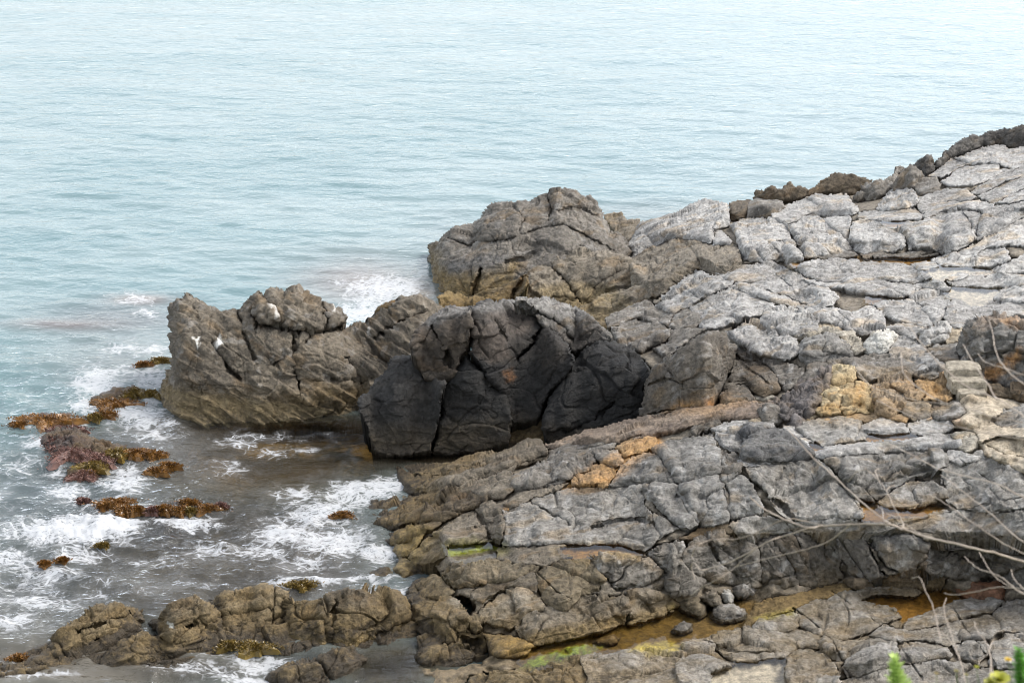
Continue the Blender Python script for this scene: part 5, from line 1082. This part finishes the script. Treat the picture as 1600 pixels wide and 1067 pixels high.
# ------------------------------------------------------------ near plants (rooted on the slope below the camera)
def tube_mesh(name, paths, mat, parent=None, sides=6, origin=(0, 0, 0)):
    V, Fq = [], []; nv = 0
    for pth, r0, r1 in paths:
        p = np.asarray(pth, float); n_ = len(p)
        tt = np.gradient(p, axis=0); tt /= np.linalg.norm(tt, axis=1, keepdims=True) + 1e-9
        s = np.cross(tt, np.array([.13, .2, .97])); s /= np.linalg.norm(s, axis=1, keepdims=True) + 1e-9; b = np.cross(tt, s)
        rad = np.linspace(r0, r1, n_)[:, None]
        for k in range(sides):
            a = 2 * math.pi * k / sides; V.append(p + (s * math.cos(a) + b * math.sin(a)) * rad)
        i = np.arange(n_ - 1)
        for k in range(sides):
            k2 = (k + 1) % sides
            Fq.append(np.stack([nv + k * n_ + i, nv + k * n_ + i + 1, nv + k2 * n_ + i + 1, nv + k2 * n_ + i], 1))
        nv += n_ * sides
    me = new_mesh(name, np.concatenate(V) - np.array(origin), np.concatenate(Fq)); me.materials.append(mat)
    ob = bpy.data.objects.new(name, me); COL.objects.link(ob)
    ob.location = Vector(origin) - (parent.location if parent else Vector((0, 0, 0)))
    if parent: ob.parent = parent
    return ob
def smooth_path(P, n_=10, jit=.0):
    P = np.asarray(P, float); out = []
    Pp = np.concatenate([[2 * P[0] - P[1]], P, [2 * P[-1] - P[-2]]])
    for i in range(1, len(Pp) - 2):
        a, b, c, d = Pp[i - 1:i + 3]
        for t in np.linspace(0, 1, n_, endpoint=False):
            out.append(.5 * (2 * b + (c - a) * t + (2 * a - 5 * b + 4 * c - d) * t * t + (3 * b - a - 3 * c + d) * t ** 3))
    out.append(P[-1]); out = np.array(out)
    return out + np.random.default_rng(int(abs(P[0, 0] * 1000)) % 9999).normal(0, jit, out.shape)
twig_m = leaf_material('dry_twig_bark', (.52, .44, .36), (.36, .29, .23), .8)
TW = [ # distance at first and last point, base radius mm, tip radius mm, outline from base to tip
 (8.2, 9.2, 8, 4.0, '1680,903 1600,877 1535,859 1450,839 1412,826 1387,819 1350,818 1287,821 1262,824 1225,811 1190,792 1172,776'),
 (8.9, 9.6, 4.5, 2.5, '1262,825 1225,837 1197,847 1147,875 1110,887 1095,890 1085,879 1080,885 1086,905'),
 (8.7, 9.6, 4.0, 2.4, '1330,818 1300,842 1262,857 1200,872 1147,886'),
 (9.1, 9.5, 3.2, 1.8, '1180,857 1150,885 1120,905 1095,918 1080,930'), (9.1, 9.4, 2.6, 1.5, '1287,821 1262,815 1225,812 1160,840 1112,843 1090,852 1080,870'),
 (8.5, 9.6, 5.5, 2.6, '1410,827 1385,814 1350,787 1312,752 1270,714 1237,677 1225,665'),
 (8.6, 9.5, 3.6, 2.0, '1412,826 1410,815 1397,792 1385,767 1370,747 1351,731'), (9.0, 9.3, 2.6, 1.8, '1372,748 1368,735 1374,732'), (9.0, 9.3, 2.6, 1.8, '1386,768 1388,762 1398,758'), (9.0, 9.3, 2.4, 1.6, '1380,808 1378,795 1370,790'),
 (9.0, 9.5, 2.6, 1.8, '1354,733 1340,736 1325,752'), (8.6, 9.2, 3.0, 1.8, '1445,840 1420,822 1395,806 1380,800'),
 (8.0, 9.6, 6, 2.6, '1690,818 1600,777 1557,756 1500,742 1462,730 1420,708 1387,692'), (8.0, 9.6, 4.5, 2.2, '1690,895 1600,847 1550,804 1500,764 1470,742'),
 (8.2, 9.4, 3.6, 2.0, '1680,895 1585,858 1525,820 1482,790 1460,775'), (7.8, 9.4, 5.5, 2.4, '1690,706 1600,650 1557,622 1512,605 1475,575 1440,537 1417,505'),
 (8.2, 9.4, 4.5, 2.4, '1557,624 1540,595 1520,565 1505,537'), (8.0, 9.6, 4.2, 2.0, '1690,640 1600,600 1560,560 1551,520 1545,500'), (8.0, 9.6, 3.6, 2.0, '1690,610 1600,586 1570,575 1540,566 1528,552'),
 (8.0, 9.8, 3.6, 1.8, '1690,680 1600,660 1550,651 1500,634 1437,627 1400,616 1362,604 1340,580'), (8.1, 9.8, 3.4, 1.8, '1690,700 1560,680 1500,668 1440,655 1400,640 1370,625'),
 (8.0, 9.6, 3.2, 1.8, '1500,634 1470,627 1437,607 1412,582 1407,547'), (7.9, 9.2, 4.5, 2.2, '1690,960 1600,927 1562,900 1527,887 1507,869'),
 (8.0, 9.2, 3.4, 2.0, '1690,935 1575,917 1525,924 1492,929 1475,926'), (8.0, 9.2, 3.0, 1.8, '1680,950 1600,925 1560,905 1540,880 1530,862'), (7.9, 9.2, 3.4, 1.8, '1600,920 1585,905 1580,890'),
 (7.6, 8.6, 3.0, 1.6, '1470,1000 1458,948 1447,925 1437,902 1425,903'), (7.4, 8.4, 3.2, 1.6, '1520,1120 1503,1040 1490,1000 1475,955 1478,935'), (7.4, 8.4, 3.0, 1.6, '1560,1120 1545,1015 1527,985 1522,970'), (7.4, 8.4, 2.8, 1.6, '1545,1120 1548,1040 1546,1015 1552,1000'), (7.5, 8.4, 2.2, 1.4, '1500,1030 1488,1005 1470,985'),
]
e = bpy.data.objects.new('dry_bush', None); COL.objects.link(e); e.location = Vector(at_d(1720., 930., 8.0))
tag(e, 'leafless pale dry bush reaching in from the right edge, out of focus', 'bush')
for d0, d1, r0, r1, ol in TW:
    P2 = pts(ol); n_ = len(P2); dd = np.linspace(d0, d1, n_) + .06 * np.sin(np.arange(n_) * 2.1)
    P3 = at_d(P2[:, 0], P2[:, 1], dd)
    tube_mesh('branch', [(smooth_path(P3, 8, .0012), max(r0, 3.) / 1550, max(r1, 2.1) / 1350)], twig_m, e, 6, origin=P3[0])

def leafy_plant(name, label, u, vtop, vbase, dist, mcol, lsize, n_l, spread, stem=True, flowers=None):
    top = at_d(u, vtop, dist); base = at_d(u + 6, vbase, dist - .25)
    e = bpy.data.objects.new(name, None); COL.objects.link(e); e.location = Vector(base); tag(e, label, 'plant')
    path = smooth_path([base, mix(base, top, .5) + np.array([.01, 0, 0]), top], 10)
    tube_mesh('stem', [(path, .006, .003)], mcol[0], e, 6, origin=base)
    rg_ = np.random.default_rng(int(u)); V, Fq = [], []; k = 0
    for j in range(n_l):
        t = j / n_l; c = path[int(t * (len(path) - 1))]; a = j * 2.4; up = .35 + .5 * t
        d = np.array([math.cos(a), math.sin(a), up]); d /= np.linalg.norm(d); s = np.cross(d, [0, 0, 1.]); s /= np.linalg.norm(s)
        L_ = lsize * (.7 + .5 * rg_.random()) * (1 - .55 * max(0, t - .6) / .4); w_ = L_ * .19; c = c + d * .003
        nn = np.cross(s, d)
        V += [c - s * w_ * .3, c + s * w_ * .3, c + d * L_ * .5 + s * w_ + nn * w_ * .5, c + d * L_ * .5 - s * w_ + nn * w_ * .5, c + d * L_ + nn * w_ * 0.2 + s * w_ * .15, c + d * L_ + nn * w_ * .2 - s * w_ * .15]
        Fq += [[k, k + 1, k + 2, k + 3], [k + 3, k + 2, k + 4, k + 5]]; k += 6
    me = new_mesh('leaf_whorls', np.array(V) - base, np.array(Fq)); me.materials.append(mcol[1])
    ob = bpy.data.objects.new('foliage', me); COL.objects.link(ob); ob.parent = e
    return e, top
green = (leaf_material('green_stem', (.10, .15, .04), (.08, .12, .03)), leaf_material('bright_leaf', (.46, .58, .16), (.28, .42, .09)), leaf_material('fresh_leaf', (.14, .36, .03), (.08, .24, .02)))
leafy_plant('spurge_plant', 'pale green leafy spike poking up at the bottom edge', 1396, 1024, 1140, 6.6, (green[0], green[1]), .052, 190, 1)
leafy_plant('leafy_shoot', 'bright green leafy shoot in the bottom right corner', 1590, 1012, 1150, 6.4, (green[0], green[2]), .05, 220, 1)
leafy_plant('leafy_shoot', 'lower green leafy shoot cut by the bottom right corner', 1606, 1030, 1150, 6.3, (green[0], green[2]), .05, 180, 1)
leafy_plant('small_sprig', 'tiny green sprig at the bottom edge right of the leafy spike', 1420, 1058, 1140, 6.6, (green[0], green[1]), .02, 60, 1)
yel = leaf_material('yellow_petals', (.75, .50, .02), (.60, .42, .02)); yg = leaf_material('yellow_green_bracts', (.50, .46, .03), (.35, .36, .03)); tanp = leaf_material('faded_petals', (.30, .22, .08), (.22, .20, .06))
def flower(u, v, dist, r, mat, label, stem_to):
    c = at_d(u, v, dist); b = at_d(*stem_to, dist - .15)
    e = bpy.data.objects.new('yellow_flower', None); COL.objects.link(e); e.location = Vector(b); tag(e, label, 'flower')
    tube_mesh('stem', [(smooth_path([b, mix(b, c, .6) + np.array([.004, 0, 0]), c], 8), .0018, .0013)], green[0], e, 5, origin=b)
    V, Fq, k = [], [], 0
    for ring, (n_, tilt, rr) in enumerate(((11, .35, 1.), (9, .8, .75), (7, 1.4, .5))):
        for j in range(n_):
            a = 6.283 * j / n_ + ring; d = np.array([math.cos(a), math.sin(a) - .3, tilt]); d /= np.linalg.norm(d); s = np.cross(d, [0, 0, 1.]); s /= np.linalg.norm(s)
            L_ = r * rr; w_ = L_ * .28
            V += [c - s * w_ * .3, c + s * w_ * .3, c + d * L_ + s * w_, c + d * L_ - s * w_]; Fq.append([k, k + 1, k + 2, k + 3]); k += 4
    me = new_mesh('petals', np.array(V) - b, np.array(Fq)); me.materials.append(mat); ob = bpy.data.objects.new('petals', me); COL.objects.link(ob); ob.parent = e
flower(1575, 1031, 6.4, .014, yel, 'orange yellow flower head left of the green shoot', (1584, 1130))
flower(1526, 1042, 6.5, .009, yg, 'tiny pale yellow flower head on a thin stalk', (1530, 1130))
flower(1562, 1062, 6.4, .040, yg, 'large yellow green flower cluster at the bottom edge', (1566, 1150))
flower(1548, 1068, 6.4, .028, yg, 'smaller yellow green flower cluster left of the large one', (1552, 1150))
flower(1463, 1052, 6.6, .009, tanp, 'faded flower head at the bottom edge, leftmost of the faded three', (1464, 1130))
flower(1494, 1048, 6.6, .010, tanp, 'faded flower head between two other faded ones', (1496, 1130))
flower(1510, 1054, 6.6, .009, tanp, 'faded flower head, rightmost of the faded three', (1512, 1130))

# the slope the camera stands on (out of frame below)
def hillside():
    xs = np.linspace(-6, 16, 60); ys = np.concatenate([np.linspace(-8, 8, 30), np.linspace(8.6, 26.5, 40)])
    X, Y = np.meshgrid(xs, ys)
    Z = np.interp(Y, [-8, 2, 5, 8, 14, 22, 26.5], [14.6, 14.3, 12.6, 10.6, 6.0, 1.4, .3])
    P = np.stack([X, Y, Z], -1); n_ = fbm(P * .6, 4, 800); P[..., 2] += .25 * n_ * sst(Y, 1, 4) - .1
    C = mix(np.array([.16, .15, .08]), np.array([.10, .13, .04]), sst(fbm(P * 1.5, 3, 810), -.3, .3)[..., None])
    ob = mesh_patch('hillside', P, C, np.ones(X.shape, bool), ROCK, None, None, deep=1.)
    tag(ob, kind='structure', label='grassy rock slope below the viewpoint')
hillside()

# ------------------------------------------------------------ camera, sky, sun
cam = bpy.data.cameras.new('camera'); co = bpy.data.objects.new('camera', cam); COL.objects.link(co)
co.location = (0, 0, CAM_H); co.rotation_euler = (math.pi / 2 - PITCH, 0, 0)
cam.sensor_width = 36; cam.lens = F_PX * 36 / 1600; cam.clip_start = .1; cam.clip_end = 60000
cam.dof.use_dof = True; cam.dof.focus_distance = 43; cam.dof.aperture_fstop = 4.8
sc.camera = co
w = bpy.data.worlds.new('World'); sc.world = w; w.use_nodes = True; nt = w.node_tree; nt.nodes.clear()
sky = nt.nodes.new('ShaderNodeTexSky'); sky.sky_type = 'NISHITA'; sky.sun_disc = False
SUN_EL, SUN_AZ = R(52), R(75)      # azimuth measured from +Y (out to sea) towards +X
sky.sun_elevation = SUN_EL; sky.sun_rotation = SUN_AZ; sky.air_density = 1.0; sky.dust_density = 3.0; sky.ozone_density = 1.0
hs = nt.nodes.new('ShaderNodeHueSaturation'); hs.inputs['Saturation'].default_value = .36; hs.inputs['Value'].default_value = 1.0
bg = nt.nodes.new('ShaderNodeBackground'); bg.inputs[1].default_value = SKY_STRENGTH
wo = nt.nodes.new('ShaderNodeOutputWorld')
tcw = nt.nodes.new('ShaderNodeTexCoord'); sp_ = nt.nodes.new('ShaderNodeSeparateXYZ'); nt.links.new(tcw.outputs['Generated'], sp_.inputs[0])
mr_ = nt.nodes.new('ShaderNodeMapRange'); mr_.inputs[1].default_value = .05; mr_.inputs[2].default_value = .65; mr_.inputs[3].default_value = 2.25; mr_.inputs[4].default_value = .9
nt.links.new(sp_.outputs[2], mr_.inputs[0]); nt.links.new(mr_.outputs[0], hs.inputs['Value'])     # bright thin overcast low over the sea
nt.links.new(sky.outputs[0], hs.inputs['Color']); nt.links.new(hs.outputs[0], bg.inputs[0]); nt.links.new(bg.outputs[0], wo.inputs[0])
sl = bpy.data.lights.new('sun', 'SUN'); so = bpy.data.objects.new('sun', sl); COL.objects.link(so)
sl.energy = .85; sl.angle = R(18); sl.color = (1, .96, .90)
dv_ = Vector((math.sin(SUN_AZ) * math.cos(SUN_EL), math.cos(SUN_AZ) * math.cos(SUN_EL), math.sin(SUN_EL)))
so.rotation_euler = dv_.to_track_quat('Z', 'Y').to_euler(); so.location = (0, 0, 40)
sc.view_settings.view_transform = 'Standard'; sc.view_settings.look = 'None'; sc.view_settings.exposure = EXPOSURE; sc.view_settings.gamma = 1
sc.cycles.filter_width = 1.05; sc.cycles.max_bounces = 6; sc.cycles.transparent_max_bounces = 8; sc.cycles.caustics_reflective = False; sc.cycles.caustics_refractive = False
